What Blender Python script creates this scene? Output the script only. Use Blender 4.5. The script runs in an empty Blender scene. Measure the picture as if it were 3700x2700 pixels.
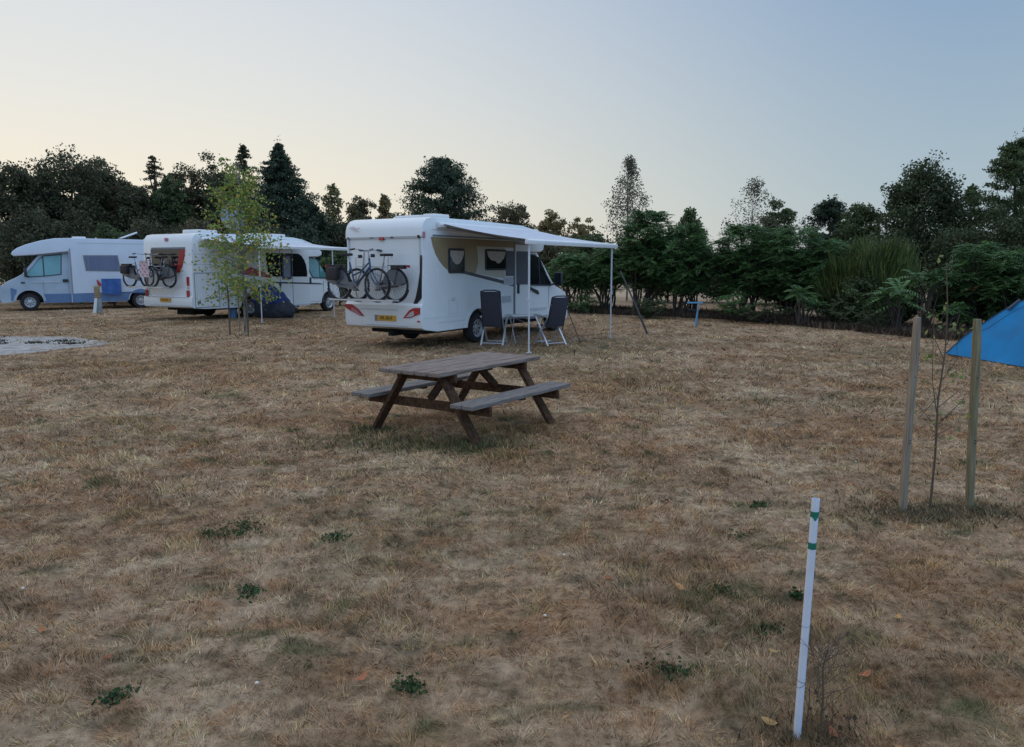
import bpy, bmesh, math, random
import numpy as np
from mathutils import Vector, Matrix

# ------------------------------------------------------------------ camera, sky, exposure
S = bpy.context.scene
COL = S.collection
R = math.radians
FPX, CX, CY, HOR, EYE = 2808.0, 1850.0, 1350.0, 963.0, 1.75
PITCH = math.atan((CY - HOR) / FPX)
cam = bpy.data.cameras.new('camera')
camo = bpy.data.objects.new('camera', cam)
COL.objects.link(camo)
S.camera = camo
camo.location = (0, 0, EYE)
camo.rotation_euler = (math.pi / 2 - PITCH, 0, 0)
cam.sensor_width = 36
cam.lens = FPX / 3700 * 36
cam.clip_end = 3000
S.view_settings.view_transform = 'Standard'
S.view_settings.look = 'None'
S.view_settings.exposure = 0.0
S.view_settings.gamma = 1.0
S.cycles.use_denoising = True
S.cycles.denoising_input_passes = 'RGB_ALBEDO_NORMAL'
S.cycles.denoising_prefilter = 'NONE'

SUN_AZ = R(-46)          # measured from +Y, to the left
SUN_EL = R(1.5)
w = bpy.data.worlds.new('World')
S.world = w
w.use_nodes = True
nt = w.node_tree
N, L = nt.nodes, nt.links
bg = N['Background']


def ramp(nodes, stops, interp='LINEAR'):
    n = nodes.new('ShaderNodeValToRGB')
    n.color_ramp.interpolation = interp
    el = n.color_ramp.elements
    while len(el) > 1:
        el.remove(el[-1])
    el[0].position = stops[0][0]
    el[0].color = (*stops[0][1], 1)
    for p, c in stops[1:]:
        e = el.new(p)
        e.color = (*c, 1)
    return n


tc = N.new('ShaderNodeTexCoord')
sep = N.new('ShaderNodeSeparateXYZ')
L.new(tc.outputs['Generated'], sep.inputs[0])
dot = N.new('ShaderNodeVectorMath')
dot.operation = 'DOT_PRODUCT'
L.new(tc.outputs['Generated'], dot.inputs[0])
dot.inputs[1].default_value = (math.sin(SUN_AZ), math.cos(SUN_AZ), 0.03)
ZEN = (.84, .97, 1.20)  # unseen sky overhead and behind the camera, brightened to light vans and ground
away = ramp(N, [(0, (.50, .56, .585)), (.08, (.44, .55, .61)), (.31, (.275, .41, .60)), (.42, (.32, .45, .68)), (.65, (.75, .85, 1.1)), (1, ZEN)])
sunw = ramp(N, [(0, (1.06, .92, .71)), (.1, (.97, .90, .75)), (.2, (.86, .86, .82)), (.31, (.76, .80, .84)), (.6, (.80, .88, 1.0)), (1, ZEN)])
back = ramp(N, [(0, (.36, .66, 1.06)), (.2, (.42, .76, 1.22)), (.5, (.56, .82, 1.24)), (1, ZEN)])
for r_ in (away, sunw, back):
    L.new(sep.outputs['Z'], r_.inputs[0])
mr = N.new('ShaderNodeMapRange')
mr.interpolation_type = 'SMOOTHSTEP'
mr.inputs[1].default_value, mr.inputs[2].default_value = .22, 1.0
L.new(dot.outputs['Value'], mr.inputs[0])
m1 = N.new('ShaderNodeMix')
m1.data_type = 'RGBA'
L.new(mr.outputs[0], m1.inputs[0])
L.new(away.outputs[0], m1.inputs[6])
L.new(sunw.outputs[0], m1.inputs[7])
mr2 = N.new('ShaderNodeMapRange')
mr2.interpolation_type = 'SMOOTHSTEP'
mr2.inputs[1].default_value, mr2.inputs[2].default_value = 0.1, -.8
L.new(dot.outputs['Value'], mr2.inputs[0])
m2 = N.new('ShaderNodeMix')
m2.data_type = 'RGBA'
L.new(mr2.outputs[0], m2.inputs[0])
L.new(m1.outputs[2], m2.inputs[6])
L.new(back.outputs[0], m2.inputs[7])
sky = N.new('ShaderNodeTexSky')
sky.sky_type = 'NISHITA'
sky.sun_disc = False
sky.sun_elevation = SUN_EL
sky.sun_rotation = SUN_AZ
sky.air_density, sky.dust_density, sky.ozone_density = 1, 1, 3
sc = N.new('ShaderNodeVectorMath')
sc.operation = 'SCALE'
L.new(sky.outputs[0], sc.inputs[0])
sc.inputs[3].default_value = 0.10
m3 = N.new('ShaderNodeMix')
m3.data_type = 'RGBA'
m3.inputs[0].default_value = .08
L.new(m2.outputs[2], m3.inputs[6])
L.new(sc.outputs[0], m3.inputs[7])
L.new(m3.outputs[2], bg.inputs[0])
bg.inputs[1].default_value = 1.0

sun = bpy.data.lights.new('sun', 'SUN')
suno = bpy.data.objects.new('sun', sun)
COL.objects.link(suno)
sun.energy = 0.15
sun.angle = R(4)
sun.color = (1, .75, .5)
sd = Vector((math.sin(SUN_AZ) * math.cos(SUN_EL), math.cos(SUN_AZ) * math.cos(SUN_EL), math.sin(SUN_EL)))
suno.rotation_euler = (-sd).to_track_quat('-Z', 'Y').to_euler()

rnd = random.Random(7)
rg = np.random.default_rng(11)


# ------------------------------------------------------------------ helpers
def ray(x, y):
    a = (x - CX) / FPX
    b = (CY - y) / FPX
    return Vector((a, math.cos(PITCH) + b * math.sin(PITCH), -math.sin(PITCH) + b * math.cos(PITCH)))


def xz(px, py, Y):
    """world x and z of a sight line at distance Y (numbers read off the photo at 2264 px width)"""
    r = ray(px * 1.6343, py * 1.6343)
    t = Y / r.y
    return r.x * t, EYE + r.z * t


def tag(o, label=None, cat=None, group=None, kind=None):
    if label: o['label'] = label
    if cat: o['category'] = cat
    if group: o['group'] = group
    if kind: o['kind'] = kind
    return o


def empty(name, loc, rz=0, label=None, cat=None, group=None):
    o = bpy.data.objects.new(name, None)
    COL.objects.link(o)
    o.location = loc
    o.rotation_euler = (0, 0, rz)
    o.empty_display_size = .1
    return tag(o, label, cat, group)


def copy_tree(o, parent=None):
    c = o.copy()
    COL.objects.link(c)
    if parent: c.parent = parent
    for ch in list(o.children):
        copy_tree(ch, c)
    return c


class MB:
    def __init__(s):
        s.v, s.f, s.mi = [], [], []

    def add(s, vs, fs, mi=0):
        b = len(s.v)
        s.v += [tuple(v) for v in vs]
        s.f += [tuple(i + b for i in f) for f in fs]
        s.mi += [mi] * len(fs)
        return s

    def box(s, c, d, rot=None, mi=0):
        x, y, z = d[0] / 2, d[1] / 2, d[2] / 2
        vs = [Vector((i * x, j * y, k * z)) for i in (-1, 1) for j in (-1, 1) for k in (-1, 1)]
        if rot is not None: vs = [rot @ v for v in vs]
        vs = [v + Vector(c) for v in vs]
        return s.add(vs, [(0, 1, 3, 2), (4, 6, 7, 5), (0, 4, 5, 1), (2, 3, 7, 6), (0, 2, 6, 4), (1, 5, 7, 3)], mi)

    def bar(s, a, b, w, h, up=(0, 0, 1), mi=0):
        a, b = Vector(a), Vector(b)
        d = b - a
        t = d.normalized()
        sx = t.cross(Vector(up))
        if sx.length < 1e-4: sx = t.cross(Vector((0, 1, 0)))
        sx.normalize()
        u = sx.cross(t)
        rot = Matrix((t, sx, u)).transposed()
        return s.box((a + b) / 2, (d.length, w, h), rot, mi)

    def tube(s, pts, r, n=8, r2=None, mi=0, cap=True):
        pts = [Vector(p) for p in pts]
        m = len(pts)
        r2 = r if r2 is None else r2
        rings = []
        prev = None
        for i, p in enumerate(pts):
            t = (pts[min(i + 1, m - 1)] - pts[max(i - 1, 0)]).normalized()
            if prev is None:
                a = t.orthogonal().normalized()
            else:
                a = (prev - t * prev.dot(t)).normalized()
            prev = a
            b = t.cross(a)
            rr = r + (r2 - r) * i / max(m - 1, 1)
            rings.append([p + (a * math.cos(q) + b * math.sin(q)) * rr for q in [2 * math.pi * k / n for k in range(n)]])
        vs = [v for g in rings for v in g]
        fs = [(i * n + k, i * n + (k + 1) % n, (i + 1) * n + (k + 1) % n, (i + 1) * n + k) for i in range(m - 1) for k in range(n)]
        if cap: fs += [tuple(range(n))[::-1], tuple((m - 1) * n + k for k in range(n))]
        return s.add(vs, fs, mi)

    def ring(s, c, axis, R_, r, n=28, m=6, mi=0, a0=0, a1=2 * math.pi):
        c, axis = Vector(c), Vector(axis).normalized()
        u = axis.orthogonal().normalized()
        if abs(axis.y) > .9: u = Vector((1, 0, 0))
        v = axis.cross(u)
        full = abs(a1 - a0 - 2 * math.pi) < 1e-6
        k = n if full else n + 1
        vs = []
        for i in range(k):
            q = a0 + (a1 - a0) * i / n
            d = u * math.cos(q) + v * math.sin(q)
            for j in range(m):
                w_ = 2 * math.pi * j / m
                vs.append(c + d * (R_ + r * math.cos(w_)) + axis * r * math.sin(w_))
        fs = [(i * m + j, ((i + 1) % k) * m + j, ((i + 1) % k) * m + (j + 1) % m, i * m + (j + 1) % m) for i in range(n) for j in range(m)]
        return s.add(vs, fs, mi)

    def lathe(s, c, prof, n=32, mi=0):
        """prof: (radius, y) around the local y axis through c"""
        vs, fs = [], []
        m = len(prof)
        for k in range(n):
            q = 2 * math.pi * k / n
            for r_, y in prof:
                vs.append((c[0] + r_ * math.cos(q), c[1] + y, c[2] + r_ * math.sin(q)))
        for k in range(n):
            for j in range(m - 1):
                fs.append((k * m + j, k * m + j + 1, ((k + 1) % n) * m + j + 1, ((k + 1) % n) * m + j))
        return s.add(vs, fs, mi)

    def prism(s, pts, y0, y1, plane='xz', mi=0):
        """pts in a plane, extruded along the third axis"""
        n = len(pts)
        f = {'xz': lambda p, y: (p[0], y, p[1]), 'yz': lambda p, y: (y, p[0], p[1]), 'xy': lambda p, y: (p[0], p[1], y)}[plane]
        vs = [f(p, y0) for p in pts] + [f(p, y1) for p in pts]
        fs = [tuple(range(n)), tuple(range(n, 2 * n))[::-1]] + [(i, i + n, (i + 1) % n + n, (i + 1) % n) for i in range(n)]
        return s.add(vs, fs, mi)

    def build(s, name, mats, parent=None, smooth=False, bevel=0, seg=2, angle=35):
        me = bpy.data.meshes.new(name)
        me.from_pydata(s.v, [], s.f)
        for m in (mats if isinstance(mats, (list, tuple)) else [mats]):
            me.materials.append(m)
        me.polygons.foreach_set('material_index', s.mi)
        bm = bmesh.new()
        bm.from_mesh(me)
        bmesh.ops.recalc_face_normals(bm, faces=bm.faces)
        if bevel:
            es = [e for e in bm.edges if len(e.link_faces) == 2 and e.calc_face_angle(0) > R(angle)]
            bmesh.ops.bevel(bm, geom=es, offset=bevel, segments=seg, affect='EDGES', profile=.5, clamp_overlap=True)
        bm.to_mesh(me)
        bm.free()
        o = bpy.data.objects.new(name, me)
        COL.objects.link(o)
        if parent: o.parent = parent
        if smooth or bevel:
            me.polygons.foreach_set('use_smooth', [True] * len(me.polygons))
            me.set_sharp_from_angle(angle=R(40))
        me.update()
        return o


def mat(name, col, rough=.6, metal=0, var=.12, scale=3.0, bump=0, bscale=60, col2=None, spec=.5, coat=0, stretch=None, trans=0):
    m = bpy.data.materials.new(name)
    m.use_nodes = True
    n, l = m.node_tree.nodes, m.node_tree.links
    p = n['Principled BSDF']
    p.inputs['Roughness'].default_value = rough
    p.inputs['Metallic'].default_value = metal
    p.inputs['Specular IOR Level'].default_value = spec
    p.inputs['Coat Weight'].default_value = coat
    p.inputs['Coat Roughness'].default_value = .1
    t = n.new('ShaderNodeTexCoord')
    src = t.outputs['Object']
    if stretch:
        mp = n.new('ShaderNodeMapping')
        mp.inputs['Scale'].default_value = stretch
        l.new(src, mp.inputs[0])
        src = mp.outputs[0]
    nz = n.new('ShaderNodeTexNoise')
    nz.inputs['Scale'].default_value = scale
    nz.inputs['Detail'].default_value = 6
    l.new(src, nz.inputs['Vector'])
    c2 = col2 or tuple(c * (1 - var) for c in col)
    c1 = col if col2 else tuple(min(1, c * (1 + var * .6)) for c in col)
    r = ramp(n, [(.32, c2), (.68, c1)])
    l.new(nz.outputs['Fac'], r.inputs[0])
    l.new(r.outputs[0], p.inputs['Base Color'])
    rr = n.new('ShaderNodeMapRange')
    rr.inputs[3].default_value = max(0, rough - .08)
    rr.inputs[4].default_value = min(1, rough + .1)
    l.new(nz.outputs['Fac'], rr.inputs[0])
    l.new(rr.outputs[0], p.inputs['Roughness'])
    if trans: p.inputs['Transmission Weight'].default_value = trans
    if bump:
        nb = n.new('ShaderNodeTexNoise')
        nb.inputs['Scale'].default_value = bscale
        nb.inputs['Detail'].default_value = 4
        l.new(src, nb.inputs['Vector'])
        b = n.new('ShaderNodeBump')
        b.inputs['Strength'].default_value = bump
        b.inputs['Distance'].default_value = .01
        l.new(nb.outputs['Fac'], b.inputs['Height'])
        l.new(b.outputs[0], p.inputs['Normal'])
    return m


def attr_mat(name, rough=.8, translucent=.0, spec=.3, nz_amt=0, nz_scale=20):
    m = bpy.data.materials.new(name)
    m.use_nodes = True
    n, l = m.node_tree.nodes, m.node_tree.links
    p = n['Principled BSDF']
    p.inputs['Roughness'].default_value = rough
    p.inputs['Specular IOR Level'].default_value = spec
    a = n.new('ShaderNodeAttribute')
    a.attribute_name = 'albedo'
    out = a.outputs['Color']
    if nz_amt:
        t = n.new('ShaderNodeTexCoord')
        z = n.new('ShaderNodeTexNoise')
        z.inputs['Scale'].default_value = nz_scale
        z.inputs['Detail'].default_value = 8
        z.inputs['Roughness'].default_value = .7
        l.new(t.outputs['Object'], z.inputs['Vector'])
        r = ramp(n, [(.3, (1 - nz_amt,) * 3), (.7, (1 + nz_amt,) * 3)])
        l.new(z.outputs['Fac'], r.inputs[0])
        mx = n.new('ShaderNodeVectorMath')
        mx.operation = 'MULTIPLY'
        l.new(out, mx.inputs[0])
        l.new(r.outputs[0], mx.inputs[1])
        out = mx.outputs[0]
        b = n.new('ShaderNodeBump')
        b.inputs['Strength'].default_value = .6
        b.inputs['Distance'].default_value = .03
        l.new(z.outputs['Fac'], b.inputs['Height'])
        l.new(b.outputs[0], p.inputs['Normal'])
    l.new(out, p.inputs['Base Color'])
    if translucent:
        tr = n.new('ShaderNodeBsdfTranslucent')
        l.new(out, tr.inputs[0])
        ms = n.new('ShaderNodeMixShader')
        ms.inputs[0].default_value = translucent
        l.new(p.outputs[0], ms.inputs[1])
        l.new(tr.outputs[0], ms.inputs[2])
        l.new(ms.outputs[0], n['Material Output'].inputs[0])
    return m


M = {}
M['white'] = mat('white_paint', (.79, .81, .81), .24, col2=(.755, .775, .77), scale=1.4, coat=.3, stretch=(1.5, 1.5, .8))
M['white_abs'] = mat('white_moulding', (.76, .77, .77), .38, var=.05, scale=2)
M['grime'] = mat('used_white_paint', (.66, .71, .78), .3, col2=(.61, .66, .73), scale=1.4, stretch=(1.5, 1.5, .8))
M['blue_paint'] = mat('blue_paint', (.12, .20, .35), .3, var=.1)
M['pale_blue'] = mat('pale_blue_paint', (.40, .47, .54), .3, var=.08)
M['beige'] = mat('beige_paint', (.30, .235, .135), .35, var=.12, scale=1)
M['beige_fade'] = mat('cream_paint', (.52, .49, .40), .35, var=.1, scale=1)
M['dark_trim'] = mat('dark_trim', (.035, .037, .045), .5, var=.3)
M['grey_trim'] = mat('grey_trim', (.20, .21, .23), .5, var=.15)
M['stripe_grey'] = mat('stripe_grey', (.075, .08, .09), .5, var=.2)
M['seam'] = mat('seam_grey', (.26, .28, .31), .6, var=.1)
M['light_seam'] = mat('pale_seam', (.55, .57, .60), .6, var=.05)
M['dark_glass'] = mat('dark_glass', (.012, .013, .016), .06, var=.2, spec=.7)
M['screen'] = mat('grey_screen', (.085, .092, .11), .5, var=.15, scale=8)
M['teal_glass'] = mat('teal_glass', (.10, .27, .27), .05, var=.25, scale=1.5, spec=.8)
M['curtain'] = mat('cream_curtain', (.44, .40, .35), .9, var=.2, scale=12)
M['blind'] = mat('pleated_blind', (.17, .20, .30), .7, col2=(.12, .145, .23), scale=4, stretch=(7, 7, .2))
M['rubber'] = mat('tyre_rubber', (.022, .022, .024), .85, var=.3, bump=.3)
M['alloy'] = mat('wheel_silver', (.48, .49, .51), .35, metal=.6, var=.15)
M['under'] = mat('underbody_black', (.012, .012, .012), .9, var=.4)
M['red_lens'] = mat('red_lens', (.42, .025, .03), .2, var=.35, scale=18, coat=.4)
M['clear_lens'] = mat('clear_lens', (.5, .45, .46), .15, var=.2, scale=18)
M['red'] = mat('red_decal', (.40, .03, .03), .45, var=.15)
M['faded_red'] = mat('faded_red', (.52, .22, .25), .6, var=.2)
M['plate'] = mat('plate_orange', (.62, .32, .03), .5, var=.15, scale=14)
M['plate_ink'] = mat('plate_ink', (.10, .06, .03), .6)
M['alu'] = mat('aluminium', (.62, .63, .65), .35, metal=.5, var=.1)
M['alu_leg'] = mat('painted_tube', (.58, .60, .63), .45, var=.08)
M['fabric_aw'] = mat('awning_fabric', (.56, .60, .66), .85, var=.1, scale=2, stretch=(1, 8, 1))
M['black_metal'] = mat('black_metal', (.02, .02, .024), .4, var=.3)
M['bike_grey'] = mat('bike_grey', (.16, .17, .19), .35, metal=.4, var=.2)
M['bike_silver'] = mat('bike_silver', (.42, .43, .46), .3, metal=.5, var=.2)
M['bike_blue'] = mat('bike_blue', (.05, .09, .16), .3, metal=.3, var=.2)
M['saddle'] = mat('saddle_black', (.025, .02, .022), .7)
M['spokes'] = mat('spoke_steel', (.30, .31, .33), .35, metal=.8)
M['chair_fab'] = mat('chair_fabric', (.045, .045, .06), .9, var=.2, scale=30)
M['chair_dark'] = mat('chair_cushion', (.022, .022, .03), .9, var=.3, scale=30)
M['sign_white'] = mat('sign_white', (.62, .50, .52), .5, var=.15)
M['sat'] = mat('dish_grey', (.24, .265, .30), .5, var=.1)
M['cloth_blue'] = mat('blue_cloth', (.05, .13, .37), .8, var=.25, scale=4, bump=.3, bscale=8)
M['cover_blue'] = mat('blue_cover', (.013, .032, .15), .7, var=.5, scale=7, bump=.5, bscale=9)
M['bag_grey'] = mat('charcoal_bag', (.035, .038, .048), .8, var=.45, scale=7, bump=.6, bscale=9)
M['bucket'] = mat('bucket_blue', (.10, .22, .38), .5)
M['tent'] = mat('tent_blue', (.001, .19, .44), .8, var=.18, scale=2.5, bump=.4, bscale=5)
M['tent_dark'] = mat('tent_skirt', (.05, .08, .12), .8)
M['cyan'] = mat('pale_blue_tube', (.12, .33, .50), .4)
M['sandg'] = mat('post_grey', (.25, .29, .31), .7, var=.2, scale=8)
M['post_wood'] = mat('post_wood', (.30, .25, .13), .85, var=.3, scale=9, stretch=(1, 1, .2))


def wood(name, a, b, sx=(1, 14, 14), bump=.5, sc=6):
    m = mat(name, a, .82, col2=b, scale=sc, stretch=sx, bump=bump, bscale=14, spec=.12)
    return m


M['plank'] = wood('weathered_plank', (.38, .305, .26), (.12, .09, .072), (.7, 18, 18))
M['seat_plank'] = wood('weathered_seat_plank', (.29, .265, .24), (.12, .105, .095), (.9, 16, 16))
M['leg_wood'] = wood('brown_stained_wood', (.12, .062, .034), (.045, .026, .017), (3, 3, 3), sc=9)
M['stake'] = wood('treated_stake_wood', (.36, .30, .23), (.20, .16, .115), (16, 16, .7))
M['stake_g'] = wood('green_treated_stake_wood', (.29, .25, .155), (.16, .14, .085), (16, 16, .7))
M['thin_stake'] = wood('thin_stake_wood', (.15, .125, .09), (.09, .075, .055), (16, 16, .7))
M['pvc'] = mat('white_plastic_pipe', (.66, .71, .80), .35, var=.05, scale=20)
M['tape'] = mat('green_tape', (.008, .17, .115), .45, var=.2, scale=30)
M['wire'] = mat('dark_wire', (.06, .06, .075), .6)
M['bark'] = mat('bark', (.075, .058, .045), .95, var=.5, scale=9, bump=.8, bscale=22, stretch=(1, 1, .3))
M['birch_bark'] = mat('birch_bark', (.28, .26, .24), .9, col2=(.10, .09, .08), scale=9)
M['twig'] = mat('twig_brown', (.12, .085, .06), .9, var=.3)
M['leaf'] = attr_mat('leaves', .6, .30)
M['leafdark'] = attr_mat('needles', .75, .08)
M['grass'] = attr_mat('dry_grass', .9, .15, .15)
M['ground'] = attr_mat('turf', .95, 0, .1, nz_amt=.45, nz_scale=17)


# ------------------------------------------------------------------ noise and fields
def vnoise(x, y, seed=0):
    x = np.asarray(x, float)
    y = np.asarray(y, float)
    xi, yi = np.floor(x).astype(np.int64), np.floor(y).astype(np.int64)
    fx, fy = x - xi, y - yi
    fx, fy = fx * fx * (3 - 2 * fx), fy * fy * (3 - 2 * fy)

    def h(a, b):
        k = (a * 374761393 + b * 668265263 + seed * 144269) & 0x7fffffff
        k = ((k ^ (k >> 13)) * 1274126177) & 0x7fffffff
        return ((k ^ (k >> 16)) & 0xffff) / 65535.
    return (h(xi, yi) * (1 - fx) + h(xi + 1, yi) * fx) * (1 - fy) + (h(xi, yi + 1) * (1 - fx) + h(xi + 1, yi + 1) * fx) * fy


def fbm(x, y, seed=0, o=4):
    s, a, t = 0, 1, 0
    for i in range(o):
        s = s + a * vnoise(x * 2 ** i, y * 2 ** i, seed + i * 17)
        t += a
        a *= .55
    return s / t


def px_ground(px, py):
    r = ray(px * 1.6343, py * 1.6343)
    t = -EYE / r.z
    return r.x * t, r.y * t


GREEN = []     # (x, y, rx, ry, amount)
for px, py, rx, ry, a in ((800, 962, .40, .18, .6), (930, 985, .6, .22, .75), (1090, 975, .4, .2, .45), (1035, 1000, .3, .16, .6),
                          (1250, 775, 1.6, 1.3, .45), (1150, 830, 1.3, .8, .25), (1500, 760, 2.2, .9, .25), (1350, 820, 2, .5, .25)):
    x, y = px_ground(px, py)
    GREEN.append((x, y, rx, ry, a))
BROWN = []
for px, py, rx, ry, a in ((700, 870, .9, .35, .7), (700, 960, .8, .25, .5), (1900, 960, 2.0, .35, .8), (2120, 1000, .9, .25, .7),
                          (930, 1065, .7, .2, .6), (1060, 935, .6, .2, .6), (250, 925, .7, .2, .4), (620, 830, 1.5, .4, .4),
                          (2060, 1135, .5, .12, .3)):
    x, y = px_ground(px, py)
    BROWN.append((x, y, rx, ry, a))


def fields(x, y):
    """green, rust and tone masks of the lawn"""
    g = np.clip((fbm(x * .5, y * .5, 3) - .50) * 3.0, 0, 1) * .45
    g = np.maximum(g, np.clip((fbm(x * 3.0, y * 3.4, 9) - .61) * 6, 0, 1) * .75)
    g = g * np.clip((fbm(x * 9, y * 11, 12, 2) - .28) * 3.2, .1, 1.35)
    g = np.maximum(g, np.clip((x - 1.0) / 2.5, 0, 1) * np.clip((5.5 - y) / 3, 0, 1) * .55 * np.clip((fbm(x * 7, y * 8, 77, 3) - .35) * 3, 0, 1))
    for (cx, cy, rx, ry, a) in GREEN:
        d = ((x - cx) / rx) ** 2 + ((y - cy) / ry) ** 2
        g = np.maximum(g, a * np.exp(-d * 1.1) * (.55 + .9 * (fbm(x * 6, y * 6, 21) - .1)))
    r = np.clip((fbm(x * .8 + 5, y * .8, 31) - .46) * 3.2, 0, 1) * .7
    r = np.maximum(r, np.clip((fbm(x * 4.5 + 5, y * 5, 33) - .56) * 6, 0, 1) * .8)
    for (cx, cy, rx, ry, a) in BROWN:
        d = ((x - cx) / rx) ** 2 + ((y - cy) / ry) ** 2
        r = np.maximum(r, a * np.exp(-d) * (.4 + fbm(x * 5, y * 5, 41)))
    t = fbm(x * 1.7, y * 2.2, 51)
    t = t * .55 + .45 * fbm(x * 7, y * 9, 61)
    g = g * np.clip(.55 + 1.1 * (fbm(x * 16, y * 18, 13, 2) - .1), .3, 1.3)
    return np.clip(g, 0, 1), np.clip(r, 0, 1), t


def lawn_colour(x, y):
    g, r, t = fields(x, y)
    pale = np.array((.69, .510, .335))
    tan = np.array((.42, .285, .175))
    rust = np.array((.44, .240, .118))
    green = np.array((.185, .180, .088))
    k = np.clip((t - .36) * 3.6, 0, 1)[:, None]
    c = tan * (1 - k) + pale * k
    c = c * (1 - r[:, None] * .8) + rust * r[:, None] * .8
    c = c * (1 - g[:, None]) + green * g[:, None]
    dk = np.clip((fbm(x * 8 + 9, y * 11, 141, 3) - .63) * 8, 0, 1)[:, None]
    c = c * (1 - dk * .6) + np.array((.085, .085, .05)) * dk * .6
    return c


def height(x, y):
    fade = np.clip(1 - (y - 12) / 30, .15, 1)
    h = (fbm(x * 2.6, y * 2.6, 71, 4) - .5) * .075 + (fbm(x * 8, y * 8, 72, 2) - .5) * .022 + (fbm(x * .35, y * .35, 81, 2) - .5) * .05
    h = h - .03 * np.clip((fbm(x * 4.3, y * 4.3, 131, 3) - .60) * 6, 0, 1)
    h = h * fade
    pd = ((x + 12.2) / 2.9) ** 2 + ((y - 17.0) / 2.7) ** 2
    return h * np.clip((pd - .7) / .5, 0, 1)


# ------------------------------------------------------------------ ground (one sheet to the horizon)
def geo(a, b, n, first):
    lo, hi = 1.0, 2.0
    for _ in range(60):
        q = (lo + hi) / 2
        s_ = first * (q ** n - 1) / (q - 1)
        if s_ < (b - a): lo = q
        else: hi = q
    return a + first * (q ** np.arange(n + 1) - 1) / (q - 1)


ys = np.concatenate([np.linspace(-30, 1.2, 14)[:-1], np.arange(1.2, 9, .05), geo(9, 900, 150, .055)])
xp = np.concatenate([np.arange(0, 6, .07), geo(6, 700, 110, .08)])
xs = np.concatenate([-xp[::-1][:-1], xp])
gx, gy = np.meshgrid(xs, ys)
gx, gy = gx.ravel(), gy.ravel()
gz = height(gx, gy)
me = bpy.data.meshes.new('ground')
nx, ny = len(xs), len(ys)
me.vertices.add(nx * ny)
me.vertices.foreach_set('co', np.stack([gx, gy, gz], 1).ravel())
ii = (np.arange(ny - 1)[:, None] * nx + np.arange(nx - 1)[None]).ravel()
fc = np.stack([ii, ii + 1, ii + 1 + nx, ii + nx], 1)
me.loops.add(fc.size)
me.loops.foreach_set('vertex_index', fc.ravel())
me.polygons.add(len(fc))
me.polygons.foreach_set('loop_start', np.arange(len(fc)) * 4)
me.polygons.foreach_set('use_smooth', np.ones(len(fc), bool))
ca = me.attributes.new('albedo', 'FLOAT_COLOR', 'POINT')
gc = lawn_colour(gx, gy) * .62
far = np.clip((gy - 34) / 12, 0, 1)[:, None]       # the mown hay field beyond the hedge is paler
gc = gc * (1 - far) + np.array((.50, .37, .24)) * far
ca.data.foreach_set('color', np.concatenate([gc, np.ones((len(gc), 1))], 1).ravel())
me.materials.append(M['ground'])
me.update()
me.validate()
ground = bpy.data.objects.new('ground', me)
COL.objects.link(ground)
tag(ground, kind='structure')


def quads(name, verts, cols, material, parent=None, k=4):
    """verts (N,k,3), cols (N,3): one mesh of loose little leaves or blades"""
    n = len(verts)
    me = bpy.data.meshes.new(name)
    me.vertices.add(n * k)
    me.vertices.foreach_set('co', np.asarray(verts, np.float32).ravel())
    me.loops.add(n * k)
    me.loops.foreach_set('vertex_index', np.arange(n * k, dtype=np.int32))
    me.polygons.add(n)
    me.polygons.foreach_set('loop_start', np.arange(n, dtype=np.int32) * k)
    a = me.attributes.new('albedo', 'FLOAT_COLOR', 'FACE')
    a.data.foreach_set('color', np.concatenate([cols, np.ones((n, 1))], 1).astype(np.float32).ravel())
    me.materials.append(material)
    me.update()
    o = bpy.data.objects.new(name, me)
    COL.objects.link(o)
    if parent: o.parent = parent
    return o


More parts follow.
